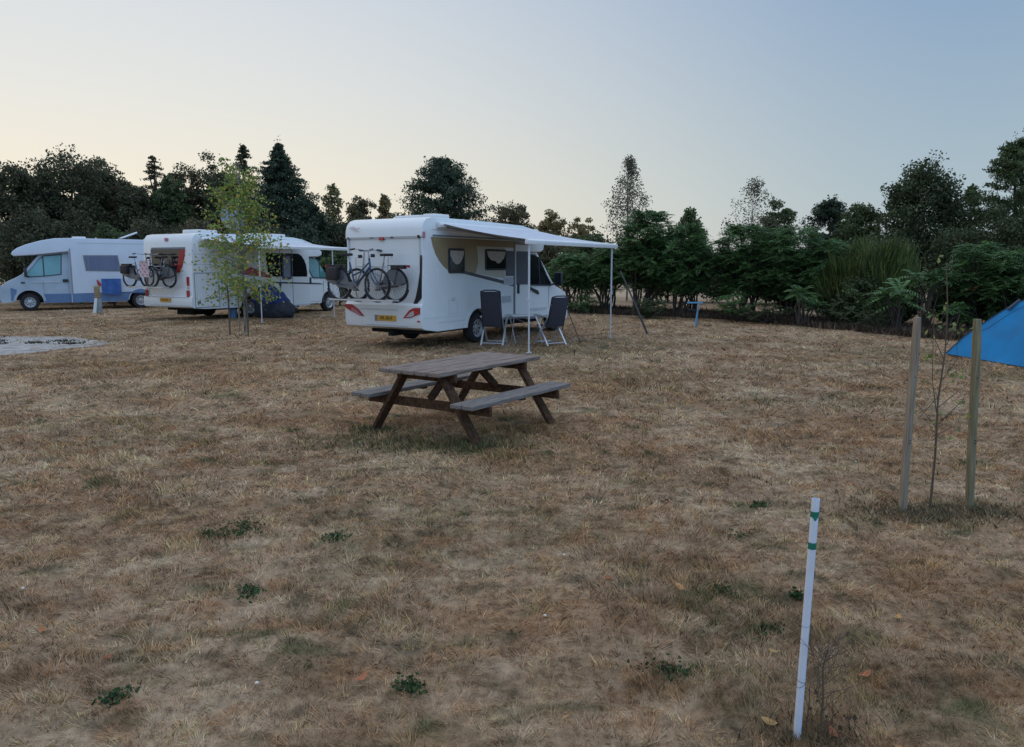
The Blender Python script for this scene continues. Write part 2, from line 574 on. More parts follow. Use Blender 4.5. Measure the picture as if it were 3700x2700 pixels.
# ------------------------------------------------------------------ dry grass (nobody could count it)
def blades():
    V, C = [], []
    SX, SY = -12.2, 17.0
    for (d0, d1, n, hh, ww) in ((1.5, 3.2, 300000, .021, .0027), (3.2, 5.5, 290000, .024, .0044), (5.5, 9, 220000, .030, .0078),
                                (9, 15, 160000, .036, .0135), (15, 26, 130000, .036, .023), (26, 36, 40000, .036, .040)):
        y = np.sqrt(rg.uniform(d0 ** 2, d1 ** 2, n))
        x = rg.uniform(-1, 1, n) * (y * .80 + 1.9)
        # clumping: keep more blades on the bumps
        cl = fbm(x * 5, y * 5, 91)
        keep = rg.uniform(0, 1, n) < np.clip((cl - .15) * 3.2, .4, 1)
        ee = ((x - SX) / 2.75) ** 2 + ((y - SY) / 2.5) ** 2
        keep &= (ee > .45 + .85 * fbm(x * 2.6, y * 2.6, 7)) | ((fbm(x * 2.4, y * 3, 8) > .56) & (rg.uniform(0, 1, n) < .45))
        x, y, cl = x[keep], y[keep], cl[keep]
        n = len(x)
        cs = .055 + .011 * d0
        cs = cs * (1 if d0 < 9 else 1.5)
        ix, iy = np.floor(x / cs), np.floor(y / cs)
        ccx = (ix + .15 + .7 * vnoise(ix, iy, 201)) * cs
        ccy = (iy + .15 + .7 * vnoise(ix, iy, 202)) * cs
        dx, dy = (x - ccx) * .90, (y - ccy) * .90
        x, y = ccx + dx, ccy + dy
        th1, th2 = vnoise(ix, iy, 203), vnoise(ix, iy, 204)
        z = height(x, y) - .004
        g, r, t = fields(x, y)
        tall = np.clip((fbm(x * 1.6, y * 1.6, 101) - .55) * 6, 0, 1)
        hgt = hh * rg.uniform(.45, 1.25, n) * (1 + .9 * tall) * (1 + .3 * g)
        wid = ww * rg.uniform(.5, 1.1, n)
        ang = (fbm(x * .5, y * .5, 111) - .5) * 5 + math.pi * 1.12 + rg.normal(0, 1.3, n)
        hgt = hgt * (.6 + .75 * th1)
        lean = hgt * rg.uniform(.1, 1.1, n)
        side = rg.uniform(0, 2 * math.pi, n)
        b = np.stack([x, y, z], 1)
        sv = np.stack([np.cos(side), np.sin(side), np.zeros(n)], 1) * wid[:, None] / 2
        tip = b + np.stack([np.cos(ang) * lean + dx * .9, np.sin(ang) * lean + dy * .9, hgt], 1)
        V.append(np.stack([b - sv, b + sv, tip], 1))
        c = lawn_colour(x, y)
        pal = rg.choice(5, n, p=[.30, .24, .14, .20, .12])
        mul = np.array([(1.2, 1.14, 1.06), (.62, .60, .58), (1.75, 1.69, 1.60), (.14, .14, .15), (1.15, .84, .62)])[pal]
        c = c * mul * rg.uniform(.8, 1.2, n)[:, None] * (.68 + .6 * th2)[:, None]
        ol = (th1 * th2 > .45)[:, None]
        c = np.where(ol, c * np.array((.93, .98, .88)), c)
        C.append(np.clip(c, 0, .9))
    o = quads('grass', np.concatenate(V), np.concatenate(C), M['grass'], k=3)
    tag(o, 'short dry straw coloured grass with greener patches covering the campsite', 'grass', kind='stuff')


blades()

# pale gravel patch on the left
mb = MB()
n = 60
ring_, top = [], []
for k in range(n):
    q = 2 * math.pi * k / n
    e = 1 + .06 * math.sin(3 * q + 1) + .05 * math.sin(7 * q)
    ring_.append((-12.2 + 2.8 * e * math.cos(q), 17.0 + 2.55 * e * math.sin(q)))
mb.prism(ring_, -.03, .012, 'xy')
M['gravel'] = mat('pale_gravel', (.50, .48, .45), .95, col2=(.22, .20, .175), scale=4, bump=1, bscale=40)
o = mb.build('gravel_patch', M['gravel'])
tag(o, kind='structure')
V, C = [], []
for k in range(18):
    q = rg.uniform(0, 2 * math.pi)
    rr = rg.uniform(0, .9) ** .5
    cx, cy = -12.2 + 2.6 * rr * math.cos(q), 17.0 + 2.4 * (rr * abs(math.sin(q)) if k % 3 else rr * math.sin(q))
    m_ = rg.integers(15, 110)
    p = np.stack([rg.normal(cx, .14, m_), rg.normal(cy, .10, m_), np.full(m_, .01)], 1)
    tip = p + np.stack([rg.normal(0, .03, m_), rg.normal(0, .03, m_), rg.uniform(.02, .07, m_)], 1)
    s_ = np.stack([rg.normal(0, .012, m_), rg.normal(0, .012, m_), np.zeros(m_)], 1)
    V.append(np.stack([p - s_, p + s_, tip], 1))
    C.append(np.tile((.07, .065, .05), (m_, 1)) * rg.uniform(.6, 1.6, m_)[:, None])
o = quads('weeds', np.concatenate(V), np.concatenate(C), M['grass'], k=3)
tag(o, 'scattered dark weeds growing through the pale gravel patch', 'weeds', kind='stuff')


# ------------------------------------------------------------------ foliage builders
def leaf_quads(c, size, cols, aspect=.6, upbias=0.0):
    n = len(c)
    a = rg.normal(size=(n, 3))
    a /= np.linalg.norm(a, axis=1)[:, None]
    b = rg.normal(size=(n, 3))
    b[:, 2] += upbias
    b -= a * (a * b).sum(1)[:, None]
    b /= np.linalg.norm(b, axis=1)[:, None]
    a = a * (size * .5)[:, None] * aspect
    b = b * (size * .5)[:, None]
    return np.stack([c - b, c + a * .9 - b * .1, c + b, c - a * .9 - b * .1], 1)


PAL = {
    'dark': ((.075, .088, .046), (.050, .064, .036), (.105, .115, .055), (.115, .092, .055)),
    'oak': ((.065, .095, .042), (.048, .072, .036), (.090, .120, .050), (.085, .085, .045)),
    'pine': ((.048, .074, .044), (.034, .056, .038), (.070, .098, .052), (.052, .068, .038)),
    'brown': ((.135, .118, .060), (.098, .094, .050), (.175, .135, .070), (.075, .080, .045)),
    'mid': ((.095, .135, .052), (.070, .105, .044), (.135, .175, .066), (.075, .090, .044)),
    'light': ((.20, .20, .085), (.16, .17, .08), (.25, .22, .10), (.13, .14, .07)),
    'orange': ((.18, .14, .065), (.26, .17, .07), (.11, .115, .055), (.21, .17, .07)),
    'sparse': ((.14, .14, .09), (.12, .12, .085), (.18, .165, .10), (.095, .09, .07)),
    'sumac': ((.090, .175, .056), (.068, .140, .050), (.125, .225, .072), (.052, .100, .040)),
    'broom': ((.110, .150, .045), (.080, .118, .040), (.17, .205, .055), (.055, .080, .032)),
    'birch': ((.24, .34, .075), (.16, .25, .065), (.40, .38, .07), (.27, .32, .08)),
}


def pal_cols(n, pal, jitter=.25, rust=0):
    p = np.array(PAL[pal])
    c = p[rg.integers(0, 4, n)] * rg.uniform(1 - jitter, 1 + jitter, n)[:, None]
    if rust:
        m = rg.uniform(0, 1, n) < rust
        c[m] = np.array((.25, .07, .03)) * rg.uniform(.5, 1.3, m.sum())[:, None]
    return c


def trunk_mesh(base, top, r, targets, material, parent, name='trunk'):
    mb = MB()
    b, t = Vector(base), Vector(top)
    pts = [b.lerp(t, k / 6) + Vector((rnd.uniform(-1, 1), rnd.uniform(-1, 1), 0)) * r * .6 * (0 if k == 0 else 1) for k in range(7)]
    mb.tube(pts, r, 8, r * .25)
    for q in targets:
        q = Vector(q)
        f = rnd.uniform(.25, .8)
        s_ = b.lerp(t, min(f, max(.12, (q.z - b.z) / (t.z - b.z) - .1)))
        m_ = s_.lerp(q, .5) + Vector((0, 0, -.04 * (q - s_).length))
        mb.tube([s_, m_, q], r * .38, 5, r * .06)
    return mb.build(name, material, parent, smooth=True)


def crown(cx, cy, z0, z1, rad, pal, nclump, nleaf, lsize, kind='broad', rust=0, fill=1.0):
    """returns leaf quads, colours and some clump centres"""
    hz = (z1 - z0) / 2
    zc = (z0 + z1) / 2
    P, Cc, cen = [], [], []
    lob = [(rg.normal(size=3), rg.uniform(.75, 1.15)) for _ in range(9)]
    lob = [(d / np.linalg.norm(d), s_) for d, s_ in lob]
    for i in range(nclump):
        d = rg.normal(size=3)
        d /= np.linalg.norm(d)
        sh = rg.uniform(.0, 1) ** (1 / 3.)
        if kind != 'sparse': sh = max(sh, rg.uniform(.2, 1))
        k = .88 + sum(.12 * (s_ - .9) * max(0, float(d @ e)) ** 4 * 3 for e, s_ in lob)
        k *= rg.uniform(.86, 1.1)
        if kind == 'cone':
            t = rg.uniform(0, 1) ** 1.35
            r_ = rad * (1 - t) * (.35 + .65 * rg.uniform(0, 1) ** .6) * (.82 + .3 * math.sin(t * 34 + i))
            a = rg.uniform(0, 2 * math.pi)
            c = np.array((cx + r_ * math.cos(a), cy + r_ * math.sin(a), z0 + (z1 - z0) * t))
            cr = rad * .15 * (1.1 - .95 * t)
        elif kind == 'dome':
            t = rg.uniform(0, 1) ** 1.1
            r_ = rad * (1 - t) ** .6 * (.3 + .7 * rg.uniform(0, 1) ** .5) * (.9 + .22 * math.sin(i * 2.4))
            a = rg.uniform(0, 2 * math.pi)
            c = np.array((cx + r_ * math.cos(a), cy + r_ * math.sin(a), z0 + (z1 - z0) * t))
            cr = rad * .125 * (1.15 - .6 * t)
        elif kind == 'sparse':
            t = rg.uniform(0, 1)
            prof = math.sin(math.pi * min(1, (t * .9 + .12))) ** .7 * (1 - .35 * t)
            a = rg.uniform(0, 2 * math.pi)
            r_ = rad * prof * rg.uniform(0, 1) ** .5
            c = np.array((cx + r_ * math.cos(a), cy + r_ * math.sin(a), z0 + (z1 - z0) * t))
            cr = rad * .2
        else:
            v = d * sh * k
            c = np.array((cx + v[0] * rad, cy + v[1] * rad, zc + v[2] * hz))
            cr = min(rad, hz) * rg.uniform(.17, .30)
        cen.append(c)
        m_ = max(4, int(nleaf * rg.uniform(.6, 1.3)))
        dd = rg.normal(size=(m_, 3))
        dd /= np.linalg.norm(dd, axis=1)[:, None]
        dd *= (rg.uniform(0, 1, m_) ** .5)[:, None] * cr * 1.25
        if kind in ('cone', 'dome'):
            out = np.array((c[0] - cx, c[1] - cy, 0))
            out = out / (np.linalg.norm(out) + 1e-6)
            along = rg.uniform(-1, 1, m_) * cr * 1.9
            dd = dd * np.array((.8, .8, .5)) + out * along[:, None] + np.array((0, 0, 1)) * (along * (.25 if kind == 'dome' else -.1))[:, None]
        else:
            dd[:, 2] *= .75
        P.append(c + dd)
        cc = pal_cols(m_, pal, rust=rust) * rg.uniform(.75, 1.3)
        Cc.append(cc)
    P = np.concatenate(P)
    Cc = np.concatenate(Cc)
    sz = lsize * rg.uniform(.6, 1.35, len(P))
    return leaf_quads(P, sz, Cc, .62 if kind not in ('cone', 'dome') else .38), Cc, cen


def tree(name, x, y, z1, rad, z0, pal, label, cat='tree', group=None, nclump=110, nleaf=60, lsize=.2, kind='broad', rust=0, bark='bark', tr=None, whips=0):
    root = empty(name, (x, y, 0), rnd.uniform(0, 6.28) if False else 0, label, cat, group)
    if kind != 'sparse': nclump, nleaf, lsize = int(nclump * 1.25), int(nleaf * 2.0), lsize * .78
    q, c, cen = crown(0, 0, z0, z1, rad, pal, nclump, nleaf, lsize, kind, rust)
    if whips:   # twig ends sticking out of the outline
        idx = rg.integers(0, len(cen), whips)
        ex, ec = [], []
        for i in idx:
            b = cen[i]
            dv = np.array((b[0], b[1], (b[2] - (z0 + z1) / 2) + .4))
            dv = dv / (np.linalg.norm(dv) + 1e-6)
            ln = rg.uniform(.25, .6) * rad * .45
            m_ = 9
            tt = np.linspace(.2, 1, m_)[:, None]
            ex.append(b + dv * tt * ln + rg.normal(0, .05, (m_, 3)))
            ec.append(pal_cols(m_, pal))
        ex, ec = np.concatenate(ex), np.concatenate(ec)
        q = np.concatenate([q, leaf_quads(ex, lsize * rg.uniform(.5, 1, len(ex)), ec)])
        c = np.concatenate([c, ec])
    quads('crown', q, c, M['leafdark' if pal in ('pine',) else 'leaf'], root)
    tg = [cen[i] for i in rg.integers(0, len(cen), 14 if kind != 'sparse' else 26)]
    r_ = tr or max(.06, (z1) * .022)
    trunk_mesh((0, 0, -.05), (rnd.uniform(-.2, .2) * rad * .3, 0, z1 * (.93 if kind in ('cone', 'sparse') else .72)), r_, tg, M[bark], root)
    return root


def frond_rosettes(tips, L_, pairs, nf, pal, rust=0, droop=.5):
    """sumac foliage: rosettes of feather leaves, each of many leaflets"""
    tips = np.asarray(tips)
    n = len(tips)
    V, C = [], []
    for i in range(n):
        P = tips[i, :3]
        a0 = rg.uniform(0, 6.28)
        tint = rg.uniform(.7, 1.35)
        isr = rg.uniform() < rust
        for f in range(nf):
            a = a0 + 6.283 * f / nf + rg.normal(0, .25)
            el = rg.uniform(.05, 1.15)
            ln = L_ * rg.uniform(.7, 1.2)
            d = np.array((math.cos(a) * math.cos(el), math.sin(a) * math.cos(el), math.sin(el)))
            t = np.linspace(.12, 1, pairs)
            ax = P + d * (t * ln)[:, None] + np.array((0, 0, -1)) * (droop * ln * t ** 2)[:, None]
            tan_ = d - np.array((0, 0, 1)) * droop * 2 * t[:, None]
            tan_ /= np.linalg.norm(tan_, axis=1)[:, None]
            sd_ = np.cross(tan_, (0, 0, 1.))
            sd_ /= (np.linalg.norm(sd_, axis=1)[:, None] + 1e-6)
            ll = ln * .27 * np.sin(np.pi * (t * .75 + .2))
            wd = ln / pairs * .36
            for sgn in (-1, 1):
                tip = ax + (sd_ * sgn * .9 + tan_ * .35 + np.array((0, 0, -.25))) * ll[:, None]
                mid = (ax + tip) / 2
                V.append(np.stack([ax, mid + tan_ * wd, tip, mid - tan_ * wd], 1))
                if isr:
                    C.append(np.tile((.22, .07, .03), (pairs, 1)) * rg.uniform(.6, 1.3, pairs)[:, None])
                else:
                    C.append(np.array(PAL[pal])[rg.integers(0, 4, pairs)] * tint * rg.uniform(.85, 1.2, pairs)[:, None])
    return np.concatenate(V), np.concatenate(C)


def sumac(name, x, y, z1, rad, z0, label, group, nros=60, L_=.45, pairs=7, nf=9, stems=5, rust=.04, cat='shrub', pal='sumac'):
    root = empty(name, (x, y, 0), 0, label, cat, group)
    tips = []
    lobe = rg.uniform(0, 6.28, 3)
    for i in range(nros):
        a = rg.uniform(0, 6.283)
        s_ = rg.uniform(0, 1) ** .45
        k = 1 + .16 * math.sin(2 * a + lobe[0]) + .1 * math.sin(5 * a + lobe[1])
        u = rg.uniform(0, 1)
        zz = z0 + (z1 - z0 - L_ * .45) * u
        prof = (math.sin(math.pi * (.12 + .80 * u))) ** .55
        tips.append((rad * s_ * k * prof * math.cos(a) * .88, rad * s_ * k * prof * math.sin(a) * .88, zz))
    V, C = frond_rosettes(tips, L_, pairs, nf, pal, rust)
    quads('foliage', V, C, M['leaf'], root)
    mb = MB()
    for k in range(stems):
        b = Vector((rnd.uniform(-.5, .5) * rad * .7, rnd.uniform(-.3, .3) * rad * .5, -.03))
        for j in range(3):
            t = Vector(tips[rnd.randrange(nros)])
            m_ = b.lerp(t, .5) + Vector((rnd.uniform(-.1, .1), rnd.uniform(-.1, .1), .1))
            mb.tube([b, m_, t], .035, 6, .012)
    mb.build('stem', M['bark'], root, smooth=True)
    return root


def fill_bush(name, x, y, z1, rad, label, group, pal='dark', n=90, nl=55, ls=.13, rust=0):
    return tree(name, x, y, z1, rad, .05, pal, label, 'bush', group, n, nl, ls, 'broad', rust, tr=.05)


# ------------------------------------------------------------------ woods and hedges
G_WOOD = 'trees of the wood behind the campers'
G_FAR = 'small trees far beyond the hedge'
G_HEDGE = 'shrubs of the green hedge'
# (photo x, photo y of the top, half width in photo px, distance, kind, palette, crown base, clumps, leaves, leaf size, label, group)
TREES = [
    (88, 345, 62, 41, 'broad', 'dark', .8, 120, 60, .20, 'dark tree joining the left flank of the largest round tree', G_WOOD),
    (212, 343, 60, 46, 'broad', 'brown', .8, 120, 60, .20, 'brownish tree peeping over behind the largest round tree', G_WOOD),
    (305, 398, 50, 42, 'broad', 'dark', .8, 110, 60, .20, 'low dark tree left under the feathery brown conifer', G_WOOD),
    (372, 385, 46, 43, 'broad', 'mid', .8, 110, 60, .20, 'low green tree right under the feathery brown conifer', G_WOOD),
    (500, 372, 52, 44, 'broad', 'dark', .8, 120, 60, .20, 'dark tree right behind the middle of the yellowing birch', G_WOOD),
    (25, 345, 62, 39, 'broad', 'dark', .8, 120, 60, .20, 'dark broad tree cut by the left picture edge behind the silver cab', G_WOOD),
    (142, 322, 92, 42, 'broad', 'dark', .8, 145, 60, .21, 'largest round dark broadleaf tree on the left, with sky gaps in its crown', G_WOOD),
    (222, 352, 66, 44, 'broad', 'dark', .8, 120, 60, .21, 'dark tree adjoining the right flank of the largest round tree', G_WOOD),
    (278, 388, 48, 43, 'broad', 'brown', .8, 100, 60, .20, 'low brownish green tree left of the feathery brown conifer', G_WOOD),
    (336, 336, 100, 46, 'cone', 'brown', .8, 150, 30, .19, 'feathery brown topped conifer above the raised roof hatch', G_WOOD),
    (402, 364, 56, 45, 'broad', 'brown', .8, 130, 60, .20, 'brown tinged broadleaf tree just left of the yellowing birch', G_WOOD),
    (462, 352, 54, 46, 'broad', 'dark', .8, 120, 60, .20, 'dark tree directly behind the upper left of the yellowing birch', G_WOOD),
    (538, 320, 115, 48, 'cone', 'dark', .8, 260, 34, .20, 'thin pointed conifer rising behind the tip of the yellowing birch', G_WOOD),
    (616, 320, 158, 42, 'cone', 'pine', .8, 640, 44, .22, 'tall dense dark spruce right of the yellowing birch', G_WOOD),
    (678, 428, 46, 41, 'broad', 'pine', .6, 110, 60, .20, 'dark bushy tree at the right foot of the tall dark spruce', G_WOOD),
    (733, 402, 40, 60, 'sparse', 'light', 1, 110, 40, .22, 'pale thin topped tree between the spruce and the middle camper', G_FAR),
    (795, 434, 44, 56, 'broad', 'brown', 1, 90, 50, .24, 'rounded olive tree above the left roof corner of the nearest camper', G_FAR),
    (850, 434, 38, 60, 'sparse', 'orange', 1, 100, 45, .24, 'yellowish thin tree just left of the big dark pine', G_FAR),
    (978, 354, 152, 38, 'dome', 'pine', .6, 460, 50, .19, 'big dark green dome shaped pine behind the nearest camper', G_WOOD),
    (1130, 436, 50, 52, 'broad', 'brown', 1, 110, 50, .20, 'brown green tree right of the dome shaped pine, thin twigs on top', G_FAR),
    (1218, 466, 38, 58, 'broad', 'orange', 1, 80, 50, .22, 'small orange brown tree above the middle of the awning', G_FAR),
    (1285, 470, 36, 60, 'broad', 'orange', 1, 80, 45, .22, 'small loose russet tree above the right half of the awning', G_FAR),
    (1526, 466, 52, 48, 'sparse', 'mid', 1, 120, 45, .18, 'loose green tree peeping over the hedge right of the slender birch', G_FAR),
    (1722, 434, 40, 44, 'broad', 'mid', 1, 90, 55, .18, 'brownish pointed tree right of the leaning sparse tree', G_FAR),
    (1838, 444, 96, 36, 'dome', 'pine', .6, 240, 46, .17, 'spreading dark pine left of the large oak', G_WOOD),
    (1912, 450, 56, 34, 'broad', 'mid', .6, 120, 55, .16, 'yellow green bushy tree tucked against the left of the large oak', G_WOOD),
    (2046, 350, 92, 31, 'broad', 'oak', 1.0, 210, 52, .15, 'large dark oak with ragged outline above the broom bush', G_WOOD),
    (2150, 415, 44, 33, 'sparse', 'mid', .8, 120, 45, .15, 'thin green tree in the gap between the oak and the tall pine', G_WOOD),
    (2262, 308, 128, 29, 'dome', 'mid', 1.0, 330, 50, .16, 'tall pine with a brown tinged flank at the right picture edge', G_WOOD),
]
for i, (px, py, hw, Y, kind, pal, z0, nc, nl, ls, lab, grp) in enumerate(TREES):
    X, Z = xz(px, py, Y)
    tree({'cone': 'conifer', 'dome': 'pine_tree'}.get(kind, 'broadleaf_tree'), X, Y, Z, hw * 1.6343 / FPX * Y, z0, pal, lab, 'tree', grp, nc, nl, ls, kind,
         whips=(26 if kind in ('broad', 'dome') else 12))
X, Z = xz(1392, 352, 40)
tree('birch_tree', X, 40, Z, 62 * 1.6343 / FPX * 40, 1.5, 'sparse', 'slender pale birch with see through crown rising behind the hedge', 'tree', None,
     240, 34, .095, 'sparse', bark='birch_bark', tr=.05)
X, Z = xz(1690, 402, 43)
tree('birch_tree', X - .5, 43, Z, 78 * 1.6343 / FPX * 43, 1.5, 'sparse', 'see through leaning tree with thin speckled leaves behind the hedge', 'tree', None,
     150, 30, .11, 'sparse', bark='birch_bark', tr=.03)

FILL = [  # lower dark growth that closes the wood behind
    (-60, 440, 80, 41, 'dark', 'dark bush mass left of the picture edge behind the silver cab'),
    (60, 462, 75, 36, 'dark', 'dark bush behind the sloping roof of the silver cab'),
    (165, 470, 80, 37, 'dark', 'dark bush behind the long roof of the left camper'),
    (240, 492, 45, 35, 'mid', 'lighter green bush just above the left camper roof'),
    (330, 478, 75, 38, 'dark', 'dark bush under the feathery brown conifer'),
    (440, 474, 75, 38, 'brown', 'brownish bush behind the left half of the middle camper roof'),
    (560, 470, 80, 38, 'dark', 'dark bush behind the satellite dish'),
    (665, 492, 60, 37, 'pine', 'dark bush behind the front of the middle camper roof'),
    (735, 478, 52, 44, 'dark', 'dark bush closing the gap above the middle camper awning'),
    (748, 545, 42, 35, 'mid', 'bright green shrub beneath the middle camper awning'),
    (800, 486, 60, 42, 'dark', 'dark bush beyond the rear roof corner of the nearest camper'),
    (1010, 470, 60, 40, 'mid', 'green sapling clump above the awning case of the nearest camper'),
    (1180, 500, 70, 45, 'brown', 'brown bush behind the awning of the nearest camper'),
    (1300, 512, 60, 44, 'mid', 'green bush behind the far end of the awning'),
    (1480, 520, 80, 38, 'oak', 'dark bush behind the left part of the hedge'),
    (1590, 540, 60, 38, 'mid', 'low bush showing in the notch between two hedge shrubs'),
    (1700, 520, 80, 36, 'oak', 'dark bush behind the middle of the hedge'),
    (1960, 500, 90, 30, 'oak', 'dark bush below the large oak'),
    (2130, 500, 80, 28, 'oak', 'dark bush left of the tall pine foot'),
    (2250, 470, 80, 27, 'oak', 'dark bush under the tall pine'),
    (2400, 430, 110, 27, 'oak', 'dark bush beyond the right picture edge'),
]
for px, py, hw, Y, pal, lab in FILL:
    X, Z = xz(px, py, Y)
    fill_bush('bush', X, Y, Z, hw * 1.6343 / FPX * Y, lab, 'bushes closing the view behind', pal, n=110, nl=48, ls=.0047 * Y)

SUMACS = [  # px, py top, half width, Y, z0, rosettes, L, label
    (1268, 556, 58, 30.5, .9, 80, .50, 'pale green hedge shrub just right of the nearest camper cab'),
    (1345, 540, 52, 29.5, .8, 70, .50, 'hedge shrub under the far corner of the awning'),
    (1432, 462, 78, 28.2, .9, 130, .55, 'tallest hedge shrub, spiky topped, right of the awning corner'),
    (1522, 490, 70, 27.4, .8, 110, .52, 'hedge shrub behind the small pale blue trestle'),
    (1652, 492, 78, 26.4, .8, 120, .50, 'broad hedge shrub right of the notch in the hedge'),
    (1755, 494, 80, 25.4, .7, 120, .48, 'dense hedge shrub below the brownish pointed tree'),
    (1840, 524, 60, 24.4, .6, 90, .46, 'hedge shrub at the left side of the broom bush'),
    (2165, 530, 72, 21.4, .7, 90, .46, 'hedge shrub with reddish leaves behind the two timber stakes'),
    (2240, 545, 66, 20.6, .6, 80, .44, 'hedge shrub behind the blue tent at the right edge'),
    (2370, 540, 80, 19.6, .5, 80, .44, 'hedge shrub beyond the right picture edge'),
]
for px, py, hw, Y, z0, nr, LL, lab in SUMACS:
    X, Z = xz(px, py, Y)
    sumac('sumac_shrub', X, Y, Z, hw * 1.1 * 1.6343 / FPX * Y, z0, lab, G_HEDGE, int(nr * 2.1), LL * .82, rust=0 if px < 2000 else .025)
# dark inner growth of the hedge
for px, py, hw, Y, lab in (
        (1360, 560, 55, 30.6, 'dark undergrowth behind the awning corner'), (1440, 520, 62, 29.4, 'dark undergrowth inside the tallest hedge shrub'),
        (1530, 530, 60, 28.6, 'dark undergrowth above the pale blue trestle'), (1650, 545, 66, 27.5, 'dark undergrowth inside the broad middle hedge shrub'),
        (1760, 545, 66, 26.4, 'dark undergrowth inside the dense hedge shrub'), (1850, 560, 56, 25.2, 'dark undergrowth left behind the broom bush'),
        (1905, 600, 60, 23.0, 'dark undergrowth at the foot of the broom bush'), (1985, 610, 50, 22.6, 'dark undergrowth right behind the broom bush'),
        (2120, 600, 55, 22.2, 'dark undergrowth behind the sapling'), (2215, 600, 60, 21.4, 'dark undergrowth behind the blue tent')):
    X, Z = xz(px, py, Y)
    z0 = .95 if px < 1700 else .05
    tree('undergrowth', X, Y, Z, hw * 1.6343 / FPX * Y, z0, 'mid', lab, 'bush', 'dark undergrowth inside the hedge', 110, 60, .12, 'broad', 0, tr=.05)
LOW = [
    (1290, 650, 40, 29.2, .15, 16, .36, 'low leafy plant at the hedge foot beside the nearest camper nose', 0),
    (1442, 655, 38, 26.4, .1, 26, .36, 'low dark green plant right of the leaning black pole', 0),
    (1622, 640, 50, 24.8, .2, 22, .34, 'low loose plant right of the pale blue trestle', 0),
    (1782, 628, 46, 22.8, .50, 5, .58, 'sumac seedling with star shaped leaves in the middle of the hedge foot', 0),
    (1855, 655, 46, 22.6, .1, 16, .34, 'low dark plant left under the broom bush', 0),
    (1992, 606, 44, 20.6, .75, 5, .70, 'large star leaved sumac seedling right under the broom bush', 0),
    (2062, 584, 40, 21.2, .95, 5, .66, 'upper star leaved sumac plant left of the sapling', 0),
    (1950, 676, 46, 21.0, .1, 14, .34, 'low dark plant below the large star leaved sumac', 0),
    (2110, 664, 44, 20.4, .15, 14, .34, 'low plant at the hedge foot behind the sapling', 0),
    (1700, 664, 46, 23.8, .1, 16, .34, 'low dark green plant left of the star leaved seedling', 0),
]
for px, py, hw, Y, z0, nr, LL, lab, ru in LOW:
    X, Z = xz(px, py, Y)
    sumac('low_plant', X, Y, Z, hw * 1.6343 / FPX * Y, z0, lab, 'low plants along the hedge foot', nr, LL, pairs=9, nf=9 if nr > 6 else 12, stems=3, rust=ru, cat='plant', pal='oak' if 'dark' in lab else 'sumac')

# broom bush: upright thin green rods
X, Z = xz(1938, 530, 23.6)
root = empty('broom_bush', (X, 23.6, 0), 0, 'broom bush of fine upright yellow green rods in the hedge', 'bush')
nb = 14000
nc_ = 85
cz = rg.uniform(.30, 1, nc_)
ca_ = rg.uniform(0, 6.283, nc_)
cr_ = rg.uniform(0, 1, nc_) ** .5 * 1.5 * np.sin(np.pi * np.clip(cz * .74 + .16, 0, 1)) ** .8
cen_ = np.stack([cr_ * np.cos(ca_), cr_ * .7 * np.sin(ca_), cz * (Z - .45)], 1)
cdir = np.stack([np.cos(ca_) * cr_ * .28, np.sin(ca_) * cr_ * .25, np.ones(nc_)], 1) + rg.normal(0, .16, (nc_, 3))
ci = rg.integers(0, nc_, nb)
base = cen_[ci] + rg.normal(0, 1, (nb, 3)) * np.array((.13, .12, .16))
dv = cdir[ci] + rg.normal(0, .20, (nb, 3))
tip = base + dv * rg.uniform(.2, .52, nb)[:, None]
s_ = np.stack([rg.normal(0, .010, nb), rg.normal(0, .010, nb), np.zeros(nb)], 1) + .003
V = np.stack([base - s_, base + s_, tip], 1)
clump = rg.uniform(.1, 1, nc_)[ci][:, None]
C = pal_cols(nb, 'broom') * (.55 + .9 * clump)
quads('foliage', V, C, M['leaf'], root, k=3)
mb = MB()
for k in range(14):
    q = rnd.uniform(0, 6.28)
    mb.tube([(math.cos(q) * .2, math.sin(q) * .2, -.03), (math.cos(q) * .6, math.sin(q) * .5, 1.2), (math.cos(q) * 1.0, math.sin(q) * .7, 2.2)], .025, 5, .008)
mb.build('stem', M['bark'], root, smooth=True)

# leaf litter strip along the hedge foot
pts = [px_ground(x, y) for x, y in ((1150, 684), (1258, 690), (1400, 697), (1600, 706), (1800, 724), (2000, 742), (2110, 752), (2330, 768))]
pts = pts + [(20.0, 14.5), (19, 19.5)] + [(x * 1.02 + 1.8, y + 3.0) for x, y in pts[::-1]]
mb = MB()
mb.prism(pts, -.03, .038, 'xy')
M['litter'] = mat('leaf_litter', (.105, .072, .055), .95, col2=(.035, .025, .02), scale=5, bump=1, bscale=25)
o = mb.build('leaf_litter', M['litter'])
tag(o, kind='structure')
nn = 34000
k = rg.integers(0, 7, nn)
f = rg.uniform(0, 1, nn)
P0 = np.array(pts[:8])
bb = P0[k] * (1 - f)[:, None] + P0[k + 1] * f[:, None]
off = np.where(rg.uniform(0, 1, nn) < .25, rg.normal(0, .045, nn), rg.uniform(0, 1, nn)) + .10 * (fbm(bb[:, 0] * 1.3, bb[:, 1] * 1.3, 151) - .5)
bb = bb + np.stack([off * 1.8 * .9, off * 3.0 * .9], 1)
b3 = np.stack([bb[:, 0], bb[:, 1], np.full(nn, .012)], 1)
tp = b3 + np.stack([rg.normal(0, .06, nn), rg.normal(0, .05, nn), rg.uniform(.02, .22, nn)], 1)
sv = np.stack([rg.normal(0, .02, nn), rg.normal(0, .012, nn), np.zeros(nn)], 1)
cc = np.array(((.12, .08, .06), (.07, .048, .038), (.17, .12, .08), (.06, .055, .035)))[rg.integers(0, 4, nn)] * rg.uniform(.7, 1.3, nn)[:, None]
